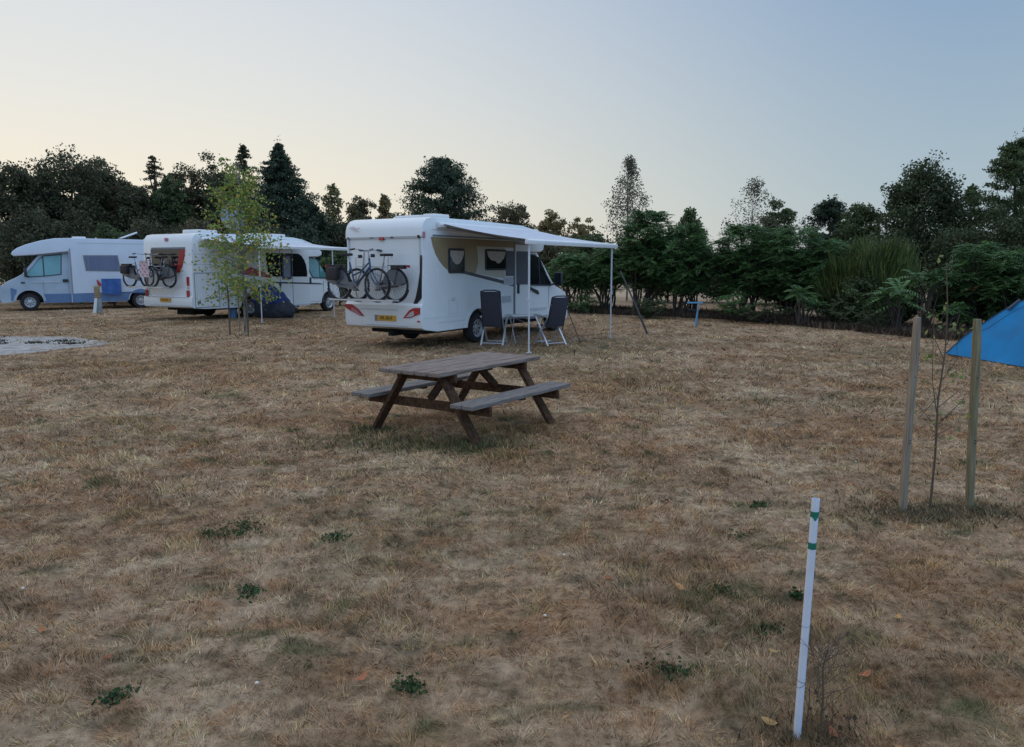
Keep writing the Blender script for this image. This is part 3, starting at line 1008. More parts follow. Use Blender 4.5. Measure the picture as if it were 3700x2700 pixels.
o = quads('hedge_foot_grass', np.stack([b3 - sv, b3 + sv, tp], 1), cc, M['grass'], k=3)
tag(o, 'brown withered grass and leaf litter along the foot of the hedge', 'grass', kind='stuff')


# ------------------------------------------------------------------ motorhome pieces
class Side:
    """panels on the flank of a vehicle: x forward, z up, y towards sg"""
    def __init__(s, root, half, sg):
        s.root, s.half, s.sg = root, half, sg

    def panel(s, name, pts, m, off=.004, th=.012, parent=None, half=None, bevel=0):
        h = s.half if half is None else half
        mb = MB()
        mb.prism(pts, s.sg * (h + off), s.sg * (h + off - th), 'xz')
        return mb.build(name, m, parent or s.root, bevel=bevel)


def rect(x0, z0, x1, z1, r=0.0, n=4):
    if r <= 0: return [(x0, z0), (x1, z0), (x1, z1), (x0, z1)]
    p = []
    for cx, cz, a in ((x1 - r, z0 + r, -90), (x1 - r, z1 - r, 0), (x0 + r, z1 - r, 90), (x0 + r, z0 + r, 180)):
        for k in range(n + 1):
            q = R(a + 90 * k / n)
            p.append((cx + r * math.cos(q), cz + r * math.sin(q)))
    return p


def frame_pts(x0, z0, x1, z1, t):
    """open outline as four thin bars"""
    return [rect(x0, z0, x1, z0 + t), rect(x0, z1 - t, x1, z1), rect(x0, z0 + t, x0 + t, z1 - t), rect(x1 - t, z0 + t, x1, z1 - t)]


def outline(name, sd, x0, z0, x1, z1, t, m, off=.004, parent=None):
    mb = MB()
    for p in frame_pts(x0, z0, x1, z1, t):
        mb.prism(p, sd.sg * (sd.half + off), sd.sg * (sd.half - .006), 'xz')
    return mb.build(name, m, parent or sd.root)


def arc(cx, cz, r, a0, a1, n=12):
    return [(cx + r * math.cos(R(a0 + (a1 - a0) * k / n)), cz + r * math.sin(R(a0 + (a1 - a0) * k / n))) for k in range(n + 1)]


def hull(name, prof, half, m, root, bevel=.06, taper=None, zround=.5):
    """side profile pulled out to the full width with rounded long edges"""
    n = len(prof)
    me = bpy.data.meshes.new(name)
    bm = bmesh.new()
    A = [bm.verts.new((p[0], -half, p[1])) for p in prof]
    B = [bm.verts.new((p[0], half, p[1])) for p in prof]
    fa = bm.faces.new(A)
    fb = bm.faces.new(B[::-1])
    for i in range(n):
        bm.faces.new((A[i], B[i], B[(i + 1) % n], A[(i + 1) % n]))
    bmesh.ops.recalc_face_normals(bm, faces=bm.faces)
    es = []
    for f in (fa, fb):
        for e in f.edges:
            if min(v.co.z for v in e.verts) > zround: es.append(e)
    bmesh.ops.bevel(bm, geom=es, offset=bevel, segments=4, affect='EDGES', profile=.5, clamp_overlap=True)
    if taper:
        for v in bm.verts:
            v.co.y *= taper(v.co.x, v.co.z)
    bmesh.ops.triangulate(bm, faces=[f for f in bm.faces if len(f.verts) > 8])
    bm.to_mesh(me)
    bm.free()
    me.materials.append(m)
    me.polygons.foreach_set('use_smooth', [True] * len(me.polygons))
    me.set_sharp_from_angle(angle=R(28))
    o = bpy.data.objects.new(name, me)
    COL.objects.link(o)
    o.parent = root
    return o


def wheel(root, x, y, r=.335, wd=.22, sg=-1):
    mb = MB()
    h = wd / 2
    mb.lathe((x, y, r), [(r * .60, -h * .8), (r * .62, -h), (r * .9, -h), (r, -h * .6), (r, h * .6), (r * .9, h), (r * .62, h), (r * .60, h * .8)], 36)
    wo = mb.build('wheel', M['rubber'], root, smooth=True)
    mb = MB()
    o_ = sg * h
    mb.lathe((x, y, r), [(0.001, o_ * .62), (r * .12, o_ * .62), (r * .2, o_ * .5), (r * .5, o_ * .62), (r * .60, o_ * .98), (r * .63, o_ * .95), (r * .6, o_ * .2)], 36)
    for k in range(8):
        q = 2 * math.pi * k / 8
        cx, cz = x + r * .38 * math.cos(q), r + r * .38 * math.sin(q)
        mb.ring((cx, y + o_ * .60, cz), (0, 1, 0), r * .045, r * .03, 8, 5, mi=1)
    mb.build('rim', [M['alloy'], M['black_metal']], wo, smooth=True)
    return wo


def text_mesh(name, body, size, m, parent, loc, rot):
    cu = bpy.data.curves.new(name, 'FONT')
    cu.body = body
    cu.size = size
    cu.extrude = .002
    cu.align_x = 'CENTER'
    cu.align_y = 'CENTER'
    t = bpy.data.objects.new(name, cu)
    COL.objects.link(t)
    dg = bpy.context.evaluated_depsgraph_get()
    me = bpy.data.meshes.new_from_object(t.evaluated_get(dg))
    bpy.data.objects.remove(t)
    me.materials.clear()
    me.materials.append(m)
    o = bpy.data.objects.new(name, me)
    COL.objects.link(o)
    o.parent = parent
    o.location = loc
    o.rotation_euler = rot
    return o


def mirror(root, x, z, half, sg, m='dark_trim'):
    mb = MB()
    mb.bar((x - .1, sg * half * .97, z - .12), (x + .02, sg * (half + .16), z - .06), .05, .05)
    mb.box((x + .03, sg * (half + .24), z + .06), (.10, .22, .36))
    o = mb.build('mirror', M[m], root, bevel=.025)
    mb = MB()
    mb.box((x - .024, sg * (half + .24), z + .06), (.006, .17, .29))
    mb.build('mirror_glass', M['dark_glass'], o)
    return o


def cab(root, prof, half, front, m, wind, bumper=None):
    """front: x where the nose starts to narrow"""
    def tp(x, z):
        return 1 - .16 * max(0, min(1, (x - front) / .7)) ** 2 - .06 * max(0, min(1, (z - 1.2) / .9))
    o = hull('cab', prof, half, M[m], root, .07, tp, .75)
    (x0, z0), (x1, z1) = wind          # bottom, top of the windscreen
    mb = MB()
    d = Vector((x1 - x0, 0, z1 - z0)).normalized()
    nrm = Vector((-d.z, 0, d.x)) * -1
    if nrm.x < 0: nrm = -nrm
    hb, ht = half * tp(x0, z0) - .09, half * tp(x1, z1) - .10
    a, b = Vector((x0, 0, z0)) + d * .03 + nrm * .006, Vector((x1, 0, z1)) - d * .02 + nrm * .006
    vs = [(a.x, -hb, a.z), (a.x, hb, a.z), (b.x, ht, b.z), (b.x, -ht, b.z)]
    vs += [(v[0] - nrm.x * .02, v[1], v[2] - nrm.z * .02) for v in vs]
    mb.add(vs, [(0, 1, 2, 3), (7, 6, 5, 4), (0, 4, 5, 1), (1, 5, 6, 2), (2, 6, 7, 3), (3, 7, 4, 0)])
    mb.build('windscreen', M['teal_glass'], root)
    return o


def lens_panel(name, root, pts, x, m, th=.02, parent=None):
    """panel on the rear wall; pts are (y, z)"""
    mb = MB()
    mb.prism(pts, x - th, x + .01, 'yz')
    return mb.build(name, m, parent or root)


def hatch(root, x, y, z, lx, ly, h, name='roof_hatch', m='white_abs', tilt=0):
    mb = MB()
    rot = Matrix.Rotation(tilt, 3, 'Y')
    mb.box((x, y, z + h / 2 + math.sin(abs(tilt)) * lx / 2), (lx, ly, h), rot)
    o = mb.build(name, M[m], root, bevel=min(.04, h * .4))
    if tilt:
        mb = MB()
        mb.box((x, y, z + .02), (lx, ly, .05))
        mb.bar((x + math.copysign(lx * .4, tilt), y, z), (x + math.copysign(lx * .4, tilt), y, z + math.sin(abs(tilt)) * lx * .8), .02, .02)
        mb.build('hatch_base', M['dark_trim'], o)
    return o


def awning(root, x0, x1, half, zc, reach, zb, legs, sg=-1, sag=.05, front=None):
    """case on the wall, sloping cloth, front bar and two legs"""
    mb = MB()
    mb.prism([(sg * half, zc - .07), (sg * (half + .11), zc - .055), (sg * (half + .125), zc + .0), (sg * (half + .09), zc + .05), (sg * half, zc + .06)], x0 - .1, x1 + .1, 'yz')
    aw = mb.build('awning', M['white_abs'], root, bevel=.012)
    f0, f1 = front or (x0, x1)
    n, m_ = 12, 14
    vs, fs = [], []
    y0, y1 = half + .11, half + reach
    for i in range(n + 1):
        for j in range(m_ + 1):
            u, v = i / n, j / m_
            z = zc + .02 + (zb + .03 - zc) * v - sag * math.sin(math.pi * v) * (.6 + .5 * math.sin(math.pi * u))
            z -= .008 * math.sin(u * 26) * math.sin(math.pi * v)
            xa, xb = x0 + (f0 - x0) * v, x1 + (f1 - x1) * v
            vs.append((xa + (xb - xa) * u, sg * (y0 + (y1 - y0) * v), z))
    for i in range(n):
        for j in range(m_):
            a_ = i * (m_ + 1) + j
            fs.append((a_, a_ + 1, a_ + m_ + 2, a_ + m_ + 1))
    nv = len(vs)
    vs2 = [(v[0], v[1], v[2] - .004) for v in vs]
    edge = [i * (m_ + 1) for i in range(n + 1)]
    MBc = MB()
    MBc.add(vs + vs2, fs + [tuple(i + nv for i in f[::-1]) for f in fs])
    MBc.build('awning_cloth', M['fabric_aw'], aw, smooth=True)
    mb = MB()
    mb.prism([(sg * (y1 - .03), zb - .05), (sg * (y1 + .05), zb - .055), (sg * (y1 + .06), zb + .03), (sg * (y1 + .0), zb + .06), (sg * (y1 - .03), zb + .04)], f0 - .04, f1 + .04, 'yz')
    mb.build('front_bar', M['white_abs'], aw, bevel=.008)
    for lx in legs:
        mb = MB()
        ly = sg * (y1 + .0)
        mb.tube([(lx, ly, .02), (lx, ly, zb * .5)], .017, 8)
        mb.tube([(lx, ly, zb * .48), (lx, ly, zb - .03)], .022, 8)
        mb.box((lx, ly, .012), (.10, .08, .02))
        mb.box((lx, ly, zb * .49), (.05, .06, .05))
        mb.build('awning_leg', M['alu_leg'], aw, smooth=False)
    for ax, dx in ((x0 + .12, .9), (x1 - .12, -.9)):
        mb = MB()
        e = (ax + dx, sg * (half + (reach) * .5), zc - .09 + (zb - zc) * .5)
        mb.bar((ax, sg * (half + .1), zc - .05), e, .05, .04)
        mb.bar(e, (ax, sg * (y1 - .03), zb - .01), .05, .04)
        mb.build('folding_arm', M['grey_trim'], aw)
    return aw


def bike_rack(root, x, y, z, wdt=1.5, depth=.5, rails=2, ztop=1.75):
    mb = MB()
    for sy in (-1, 1):
        yy = y + sy * wdt * .26
        mb.tube([(x, yy, ztop), (x - .12, yy, ztop - .02), (x - .14, yy, z + .15), (x - .08, yy, z), (x, yy, z - .05)], .015, 7)
        mb.tube([(x - .12, yy, z), (x - depth, yy, z)], .014, 7)
    mb.tube([(x - .14, y - wdt * .26, ztop - .2), (x - .14, y + wdt * .26, ztop - .2)], .014, 7)
    for k in range(rails):
        xx = x - depth + .06 + k * .2
        mb.box((xx, y, z - .0), (.055, wdt, .02))
        mb.box((xx - .03, y, z + .012), (.006, wdt, .03))
        mb.box((xx + .03, y, z + .012), (.006, wdt, .03))
    return mb.build('bike_rack', M['alu'], root)


# ------------------------------------------------------------------ nearest motorhome
MW = 2.12
m1h = MW / 2
MANG = R(58.3)
MO = (-2.7555, 16.734)
mh = empty('motorhome', (MO[0], MO[1], 0), MANG, 'white motorhome with a beige side panel and an open awning, nearest to the camera', 'motorhome', 'white motorhomes parked on the grass')
hh = m1h
prof = ([(0.06, .43), (-.03, .47), (-.07, .60), (-.06, .93), (.0, .99), (.015, 1.4), (.05, 2.0), (.04, 2.33), (.0, 2.37), (.015, 2.52), (.06, 2.64), (.16, 2.73), (.32, 2.77)]
        + [(2.0, 2.775), (4.0, 2.75), (4.5, 2.69), (4.85, 2.57), (5.05, 2.42), (5.12, 2.28), (5.08, 2.17), (4.95, 2.12), (4.36, 2.12), (4.36, .50), (2.52, .50)]
        + arc(2.06, .34, .455, 20, 160, 14) + [(1.60, .38), (.5, .37)])
hull('body', prof, hh, M['white'], mh, .075)
sd = Side(mh, hh, -1)
cab(mh, [(4.34, .42)] + [(5.43, .40)] + arc(5.93, .34, .455, 172, 8, 14) + [(6.42, .34), (6.66, .30), (6.75, .38), (6.78, .62), (6.70, .84), (6.52, 1.02), (6.24, 1.13), (5.92, 1.22), (5.72, 1.36), (4.98, 2.11), (4.34, 2.11)],
    .99, 6.25, 'white', ((5.74, 1.345), (5.0, 2.09)))
# underbody and wheels
mb = MB()
mb.box((2.9, 0, .42), (4.9, 1.5, .24))
mb.box((3.4, 0, .62), (6.0, 1.86, .3))
mb.box((.45, 0, .30), (.5, .12, .10))
mb.build('underbody', M['under'], mh)
for x in (2.06, 5.93):
    for s_ in (-1, 1):
        wheel(mh, x, s_ * (hh - .13 if x < 3 else .99 - .12), sg=s_)
# wheel arch lips
for nm_, cx, hf in (('wheel_arch', 2.06, hh), ('wheel_arch', 5.93, .99)):
    mb = MB()
    a_, b_ = arc(cx, .34, .53, 5, 175, 18), arc(cx, .34, .455, 175, 5, 18)
    mb.prism(a_ + b_, -(hf + .012), -(hf - .04), 'xz')
    mb.build(nm_, M['white_abs'], mh)
# beige side graphic
sd.panel('side_graphic', [(.30, 2.36), (.36, 2.18), (.46, 2.0), (.60, 1.85), (.76, 1.73), (.90, 1.665), (1.5, 1.62), (1.95, 1.60), (2.06, 1.85), (2.0, 2.2), (4.3, 2.2), (4.3, 2.36)], M['beige'], .0035)
sd.panel('side_graphic', [(1.955, 1.60), (2.75, 1.50), (3.2, 1.47), (3.2, 2.195), (2.005, 2.195), (2.065, 1.85)], M['beige_fade'], .0035)
sd.panel('side_stripe', [(.9, 1.655), (.9, 1.625), (1.5, 1.585), (3.54, 1.27), (4.34, 1.14), (4.34, 1.225), (3.4, 1.375), (1.5, 1.655)], M['stripe_grey'], .0055)
mb = MB()
mb.prism([(4.40, 1.20), (4.72, 1.10), (4.95, 1.02), (5.0, 1.06), (4.92, 1.13), (4.72, 1.18), (4.44, 1.26)], -.996, -.985, 'xz')
mb.build('door_handle', M['dark_trim'], mh)
sd.panel('drip_rail', rect(.36, 2.38, 4.5, 2.41), M['grey_trim'], .02, .03)
# windows
for x0, z0, x1, z1 in ((.9, 1.60, 1.50, 2.14), (2.33, 1.66, 3.23, 2.15)):
    fr = sd.panel('window', rect(x0, z0, x1, z1, .05), M['dark_trim'], .022, .03)
    sd.panel('pane', rect(x0 + .04, z0 + .04, x1 - .04, z1 - .04, .03), M['dark_glass'], .028, .02, fr)
    zt = z1 - .05
    c1 = [(x0 + .05, zt), (x0 + .05, zt - .10), (x0 + .13, zt - .22), (x0 + .22, zt - .28), ((x0 + x1) / 2, zt - .30), (x1 - .2, zt - .27), (x1 - .10, zt - .17), (x1 - .05, zt - .08), (x1 - .05, zt)]
    if x1 > 3: c1 = [(x0 + .05, zt), (x0 + .10, zt - .12), (x0 + .22, zt - .20), (x0 + .42, zt - .23), (x0 + .5, zt - .28), (x0 + .62, zt - .27), (x1 - .12, zt - .16), (x1 - .05, zt - .04), (x1 - .05, zt)]
    sd.panel('curtain', c1, M['curtain'], .031, .006, fr)
# entrance door and fly screen beside it
dr = outline('door', sd, 3.66, .50, 4.34, 2.30, .02, M['seam'])
sd.panel('door_leaf', rect(3.68, .52, 4.32, 2.28), M['white_abs'], .0065, .012, dr)
sd.panel('door_window', rect(3.72, 1.30, 4.31, 2.12, .03), M['screen'], .02, .03, dr)
sd.panel('door_lock', rect(3.76, 1.08, 3.84, 1.32, .02), M['black_metal'], .03, .03, dr)
sd.panel('fly_screen', rect(3.24, 1.52, 3.63, 2.12), M['screen'], .02, .026)
sd.panel('door_frame_post', rect(3.60, .50, 3.645, 2.32), M['grey_trim'], .024, .03)
o = sd.panel('vent_grille', rect(3.14, 1.30, 3.56, 1.49, .02), M['light_seam'], .018, .02)
mb = MB()
for k in range(6):
    mb.box((3.35, -(hh + .0195), 1.325 + k * .028), (.37, .003, .010))
mb.build('louvre', M['seam'], o)
o = sd.panel('vent_grille', rect(3.05, .88, 3.46, 1.05, .02), M['light_seam'], .018, .02)
mb = MB()
for k in range(5):
    mb.box((3.255, -(hh + .0195), .905 + k * .028), (.37, .003, .010))
mb.build('louvre', M['seam'], o)
outline('service_hatch', sd, .90, .72, 1.24, 1.03, .012, M['light_seam'])
outline('service_hatch', sd, .55, .55, 1.55, .565, .006, M['light_seam'])
sd.panel('filler_cap', rect(1.02, 1.0, 1.14, 1.08, .02), M['light_seam'], .01)
sd.panel('skirt', rect(2.56, .47, 4.33, .53), M['grey_trim'], .012, .03)
sd.panel('skirt_seam', rect(.02, .66, 1.55, .668), M['light_seam'], .003)
sd.panel('corner_marker', rect(.03, 2.33, .10, 2.46, .02), M['faded_red'], .02, .03)
# cab flank
cs = Side(mh, .995, -1)
cabfix = lambda z: .995
win = [(4.52, 1.30), (5.62, 1.27), (5.60, 1.34), (5.0, 1.96), (4.88, 2.02), (4.52, 2.04)]


def cab_side(root, half, sg, win, door, glass, split=None, fr='dark_trim', lean=.055):
    """glass and seams follow the inward lean of the cab"""
    def yy(z): return half * (1 - .06 * max(0, min(1, (z - 1.2) / .9)))

    def pan(name, pts, m, off, parent, th=.012):
        n = len(pts)
        mb = MB()
        vs = [(p[0], sg * (yy(p[1]) + off), p[1]) for p in pts] + [(p[0], sg * (yy(p[1]) + off - th), p[1]) for p in pts]
        mb.add(vs, [tuple(range(n)), tuple(range(n, 2 * n))[::-1]] + [(i, i + n, (i + 1) % n + n, (i + 1) % n) for i in range(n)])
        return mb.build(name, m, parent)
    cxm = sum(p[0] for p in win) / len(win)
    czm = sum(p[1] for p in win) / len(win)
    big = [(cxm + (p[0] - cxm) * 1.06, czm + (p[1] - czm) * 1.10) for p in win]
    f = pan('cab_window', big, M[fr], .006, root)
    pan('pane', win, M[glass], .010, f)
    if split: pan('window_bar', rect(split - .02, min(p[1] for p in win), split + .02, max(p[1] for p in win) - .04), M[fr], .016, f)
    x0, z0, x1, z1 = door
    t = .012
    mb = MB()
    for q in (rect(x0, z0, x0 + t, z1), rect(x0 + t, z0, x1 - t, z0 + t), rect(x1 - t, z0, x1, 1.2)):
        n = 4
        vs = [(p[0], sg * (yy(p[1]) + .003), p[1]) for p in q] + [(p[0], sg * (yy(p[1]) - .01), p[1]) for p in q]
        mb.add(vs, [(0, 1, 2, 3), (7, 6, 5, 4)] + [(i, i + 4, (i + 1) % 4 + 4, (i + 1) % 4) for i in range(4)])
    mb.build('cab_door', M['seam'], root)
    return f


cab_side(mh, .99, -1, win, (4.42, .46, 5.52, 2.05), 'dark_glass', 5.02)
mb = MB()
mb.prism([(5.55, 1.30), (5.60, 1.36), (5.04, 2.0), (5.0, 1.99)], -.965, -.93, 'xz')
mb.build('window_reflection_bar', M['dark_trim'], mh)  # dark slanted bar along the front edge of the cab window
mirror(mh, 5.62, 1.36, .97, -1)
mirror(mh, 5.62, 1.36, .97, 1)
cs.panel('rubbing_strip', rect(4.45, .62, 5.40, .69), M['light_seam'], .008)
cs.panel('sill', rect(4.36, .41, 5.42, .47), M['grey_trim'], .01, .03)
mb = MB()
mb.prism([(.35, .62), (.72, .62), (.80, .80), (.76, .98), (.60, .93), (.40, .74)], 6.46, 6.74, 'yz')
mb.build('headlight', M['clear_lens'], mh)
mb = MB()
mb.prism([(-.35, .62), (-.72, .62), (-.80, .80), (-.76, .98), (-.60, .93), (-.40, .74)], 6.46, 6.74, 'yz')
mb.build('headlight', M['clear_lens'], mh)
mb = MB()
mb.box((6.71, 0, .42), (.14, 1.4, .16))
mb.build('front_grille', M['black_metal'], mh, bevel=.02)
# rear wall
lens_panel('light_band', mh, rect(-.98, 2.335, .98, 2.375), .045, M['light_seam'], .03)
lens_panel('brake_light', mh, rect(-.03, 2.30, .09, 2.36, .01), .03, M['red_lens'], .04)
lens_panel('marker_light', mh, rect(-1.0, 2.325, -.96, 2.39), .03, M['black_metal'], .05)
lens_panel('marker_light', mh, rect(.96, 2.325, .99, 2.38), .03, M['grey_trim'], .05)
lens_panel('number_light', mh, rect(-.30, 2.345, -.22, 2.37), .02, M['black_metal'], .02)
lens_panel('number_light', mh, rect(.26, 2.345, .36, 2.37), .02, M['grey_trim'], .02)
tl = lens_panel('tail_light', mh, [(-.60, .675), (-.78, .68), (-.98, .75), (-1.045, .77), (-1.045, .90), (-.88, .89), (-.76, .84)], -.055, M['red_lens'], .03)
lens_panel('reversing_light', mh, [(-.68, .695), (-.80, .70), (-.90, .745), (-.88, .83), (-.80, .80)], -.062, M['clear_lens'], .03, tl)
tl = lens_panel('tail_light', mh, [(.50, .68), (.62, .685), (.88, .78), (1.045, .86), (1.045, .93), (.86, .93), (.66, .82)], -.055, M['red_lens'], .03)
lens_panel('reversing_light', mh, [(.56, .695), (.66, .70), (.86, .79), (.84, .86), (.72, .81)], -.062, M['faded_red'], .03, tl)
pl = lens_panel('number_plate', mh, rect(-.40, .595, .12, .715, .01), -.06, M['plate'], .02)
lens_panel('plate_band', mh, rect(.12, .59, .19, .72), -.06, M['grey_trim'], .022, pl)
text_mesh('plate_text', 'PR-20-R', .10, M['plate_ink'], pl, (-.083, -.14, .655), (R(90), 0, R(-90)))
lens_panel('reflector', mh, rect(-1.04, .60, -.97, .63), -.06, M['red_lens'], .02)
lens_panel('bumper_seam', mh, [(-.99, .575), (.99, .575), (.99, .583), (-.99, .583)], -.045, M['light_seam'], .016)
lens_panel('bumper_seam', mh, [(-.70, .50), (.45, .50), (.45, .515), (-.70, .515)], -.04, M['light_seam'], .016)
lens_panel('rear_graphic', mh, [(-1.030, 1.98), (-1.038, 1.10), (-.93, .99), (-.78, .86), (-.80, .93), (-.885, 1.10), (-.955, 1.35), (-1.008, 1.65)], .03, M['black_metal'], .045)
mb = MB()
mb.tube([(-.012, .93, 2.57), (-.012, .80, 2.60), (-.012, .76, 2.575), (-.012, .88, 2.555), (-.012, .70, 2.555), (-.012, .62, 2.575)], .006, 5)
mb.tube([(-.012, .78, 2.515), (-.012, .66, 2.512)], .005, 5)
mb.build('emblem', M['faded_red'], mh)
bike_rack(mh, .0, .2, 1.04, 1.75, .58, 2, 1.95)
lens_panel('bumper_step', mh, rect(-.42, .83, .62, .85), -.055, M['light_seam'], .02)
for yy_ in (-.985, .985):
    lens_panel('wall_seam', mh, rect(yy_ - .004, 1.0, yy_ + .004, 2.32), .055, M['light_seam'], .042)
sd.panel('wall_seam', rect(3.615, .56, 3.623, 2.34), M['light_seam'], .0025)
sd.panel('roof_rail', rect(.35, 2.505, 4.45, 2.52), M['light_seam'], .004)
# roof things
hatch(mh, 1.0, -.15, 2.77, .7, .7, .08)
hatch(mh, .9, -.75, 2.765, .55, .35, .10, 'roof_box')
hatch(mh, 3.0, .1, 2.765, .9, .7, .08, 'skylight')
awning(mh, .60, 4.55, hh, 2.62, 2.1, 2.24, (.78, 4.74), front=(.70, 4.93))


# ------------------------------------------------------------------ middle motorhome
m2 = empty('motorhome', (-11.215, 25.44, 0), R(62), 'white motorhome with red and black side graphics and a satellite dish, second of the three', 'motorhome', 'white motorhomes parked on the grass')
h2 = 1.15
prof = ([(.05, .42), (-.02, .46), (-.05, .62), (-.03, .76), (.02, .80), (.03, 1.4), (.06, 2.1), (.08, 2.5), (.12, 2.66), (.22, 2.77), (.42, 2.81)]
        + [(3.0, 2.82), (4.6, 2.80), (5.1, 2.74), (5.55, 2.62), (5.95, 2.44), (6.12, 2.30), (6.1, 2.18), (5.9, 2.12), (5.38, 2.12), (5.38, .32), (3.0, .32)]
        + arc(2.45, .34, .46, 4, 176, 14) + [(1.95, .36), (.5, .38)])
hull('body', prof, h2, M['white'], m2, .08)
sd = Side(m2, h2, -1)
cab(m2, [(5.36, .34), (6.12, .34)] + arc(6.62, .34, .46, 178, 8, 14) + [(7.10, .36), (7.26, .32), (7.34, .42), (7.36, .66), (7.28, .90), (7.08, 1.05), (6.85, 1.16), (6.70, 1.24), (6.52, 1.42), (5.94, 2.1), (5.36, 2.1)],
    1.02, 6.8, 'white', ((6.55, 1.39), (5.97, 2.08)))
mb = MB()
mb.box((3.4, 0, .42), (5.6, 1.6, .24))
mb.box((3.9, 0, .60), (6.6, 1.9, .3))
mb.box((1.1, .2, .24), (.6, .8, .2))
mb.build('underbody', M['under'], m2)
for x in (2.45, 6.62):
    for s_ in (-1, 1):
        wheel(m2, x, s_ * (h2 - .14 if x < 3 else .90), sg=s_)
outline('garage_door', sd, .10, .42, 1.09, 1.55, .028, M['seam'])
sd.panel('corner_seam', rect(.19, .43, .205, 2.46), M['light_seam'], .003)
sd.panel('water_cap', rect(.20, .55, .32, .65, .02), M['grey_trim'], .012)
sd.panel('side_graphic', [(1.9, 1.86), (2.8, 1.66), (3.4, 1.40), (3.4, 1.345), (2.6, 1.42), (2.0, 1.50)], M['red'], .0035)
wf = sd.panel('side_window', [(3.22, 1.75), (3.34, 1.39), (5.25, 1.37), (5.27, 1.5), (5.22, 1.80), (5.12, 2.0), (4.98, 2.15), (4.82, 2.22), (3.2, 2.22)], M['dark_glass'], .010, .016)
dr = outline('door', sd, 3.86, .27, 4.50, 2.36, .016, M['seam'], .014)
sd.panel('door_window', rect(3.96, 1.28, 4.42, 2.18, .04), M['dark_trim'], .022, .03, dr)
sd.panel('door_blind', rect(4.03, 1.36, 4.36, 2.11, .02), mat('door_blind', (.20, .23, .30), .6), .026, .02, dr)  # grey reflection on the door glass, painted as a flat panel
sd.panel('door_lock', rect(3.80, 1.02, 3.90, 1.16), M['black_metal'], .02, .03)
sd.panel('side_stripe', [(3.5, 1.15), (5.38, 1.09), (5.38, 1.14), (3.5, 1.21)], M['dark_trim'], .006)
sd.panel('skirt', rect(3.05, .30, 5.36, .36), M['light_seam'], .01, .03)
outline('locker_door', sd, 1.15, .45, 1.85, .95, .02, M['light_seam'])
mb = MB()
mb.box((4.2, -h2 - .12, .26), (.55, .24, .03))
mb.build('entrance_step', M['alu'], m2)
cs2 = Side(m2, 1.02, -1)
cab_side(m2, 1.02, -1, [(5.72, 1.34), (6.56, 1.31), (6.50, 1.40), (6.02, 1.98), (5.92, 2.04), (5.50, 2.06), (5.52, 1.7)], (5.44, .40, 6.30, 2.05), 'teal_glass', 6.12)
cs2.panel('door_handle', rect(5.50, 1.12, 5.60, 1.34, .02), M['black_metal'], .03, .04)
cs2.panel('side_stripe', [(5.40, 1.09), (6.30, 1.065), (6.10, 1.11), (5.40, 1.14)], M['dark_trim'], .004)
mirror(m2, 6.55, 1.36, 1.0, -1)
mirror(m2, 6.55, 1.36, 1.0, 1)
mb = MB()
mb.prism([(.38, .66), (.76, .66), (.84, .84), (.78, 1.0), (.62, .96), (.42, .78)], 7.08, 7.34, 'yz')
mb.build('headlight', M['clear_lens'], m2)
mb = MB()
mb.prism([(-.38, .66), (-.76, .66), (-.84, .84), (-.78, 1.0), (-.62, .96), (-.42, .78)], 7.08, 7.34, 'yz')
mb.build('headlight', M['clear_lens'], m2)
rw = lens_panel('rear_window', m2, [(.74, 2.30), (.70, 1.62), (-.36, 1.55), (-.50, 1.75), (-.60, 2.05), (-.66, 2.30)], .05, M['dark_glass'], .03)
lens_panel('rear_graphic', m2, [(-.64, 2.25), (-.85, 2.30), (-.83, 2.08), (-.72, 1.76), (-.60, 1.56), (-.40, 1.54), (-.48, 1.68), (-.58, 2.0)], .05, M['red'], .032)
lens_panel('spoiler', m2, rect(-.85, 2.30, .72, 2.36, .01), .09, M['grey_trim'], .06)
lens_panel('brake_light', m2, rect(-.05, 2.56, .10, 2.66, .02), .09, M['faded_red'], .02)
for yy in (-.97, 1.02):
    tl = lens_panel('tail_light', m2, rect(yy - .05, 1.13, yy + .05, 1.42, .02), .03, M['red_lens'], .03)
    tl = lens_panel('tail_light', m2, rect(yy - .05, .70, yy + .05, .99, .02), -.0, M['red_lens'], .03)
    lens_panel('reversing_light', m2, rect(yy - .04, 1.03, yy + .04, 1.10, .02), .03, M['clear_lens'], .03)
pl = lens_panel('number_plate', m2, rect(-.20, .60, .32, .73, .01), -.045, M['plate'], .02)
text_mesh('plate_text', 'PS-44-N', .09, M['plate_ink'], pl, (-.068, .06, .665), (R(90), 0, R(-90)))
lens_panel('bumper_seam', m2, rect(-1.05, .50, .8, .515), -.035, M['light_seam'], .012)
lens_panel('bumper_trim', m2, rect(-1.05, .745, 1.05, .775), -.025, M['light_seam'], .014)
bike_rack(m2, .03, .42, 1.08, 1.7, .58, 2, 1.95)
hatch(m2, 1.5, .1, 2.815, .8, .8, .16, 'roof_box')
hatch(m2, 4.3, 0, 2.81, 1.3, .9, .13, 'skylight')
sat = MB()
prof_ = [(.001, 0), (.12, .008), (.24, .03), (.34, .06), (.42, .095), (.43, .11), (.34, .075), (.24, .045), (.001, .015)]
vs, fs = [], []
n = 32
for k in range(n):
    q = 2 * math.pi * k / n
    for r_, y in prof_:
        vs.append((r_ * math.cos(q), -y, r_ * math.sin(q) * 1.12))
for k in range(n):
    for j in range(len(prof_) - 1):
        fs.append((k * len(prof_) + j, k * len(prof_) + j + 1, ((k + 1) % n) * len(prof_) + j + 1, ((k + 1) % n) * len(prof_) + j))
rot = Matrix.Rotation(R(-62 + 32), 3, 'Z') @ Matrix.Rotation(R(-14), 3, 'X')
sat.add([rot @ Vector(v) + Vector((2.85, 0, 3.46)) for v in vs], fs)
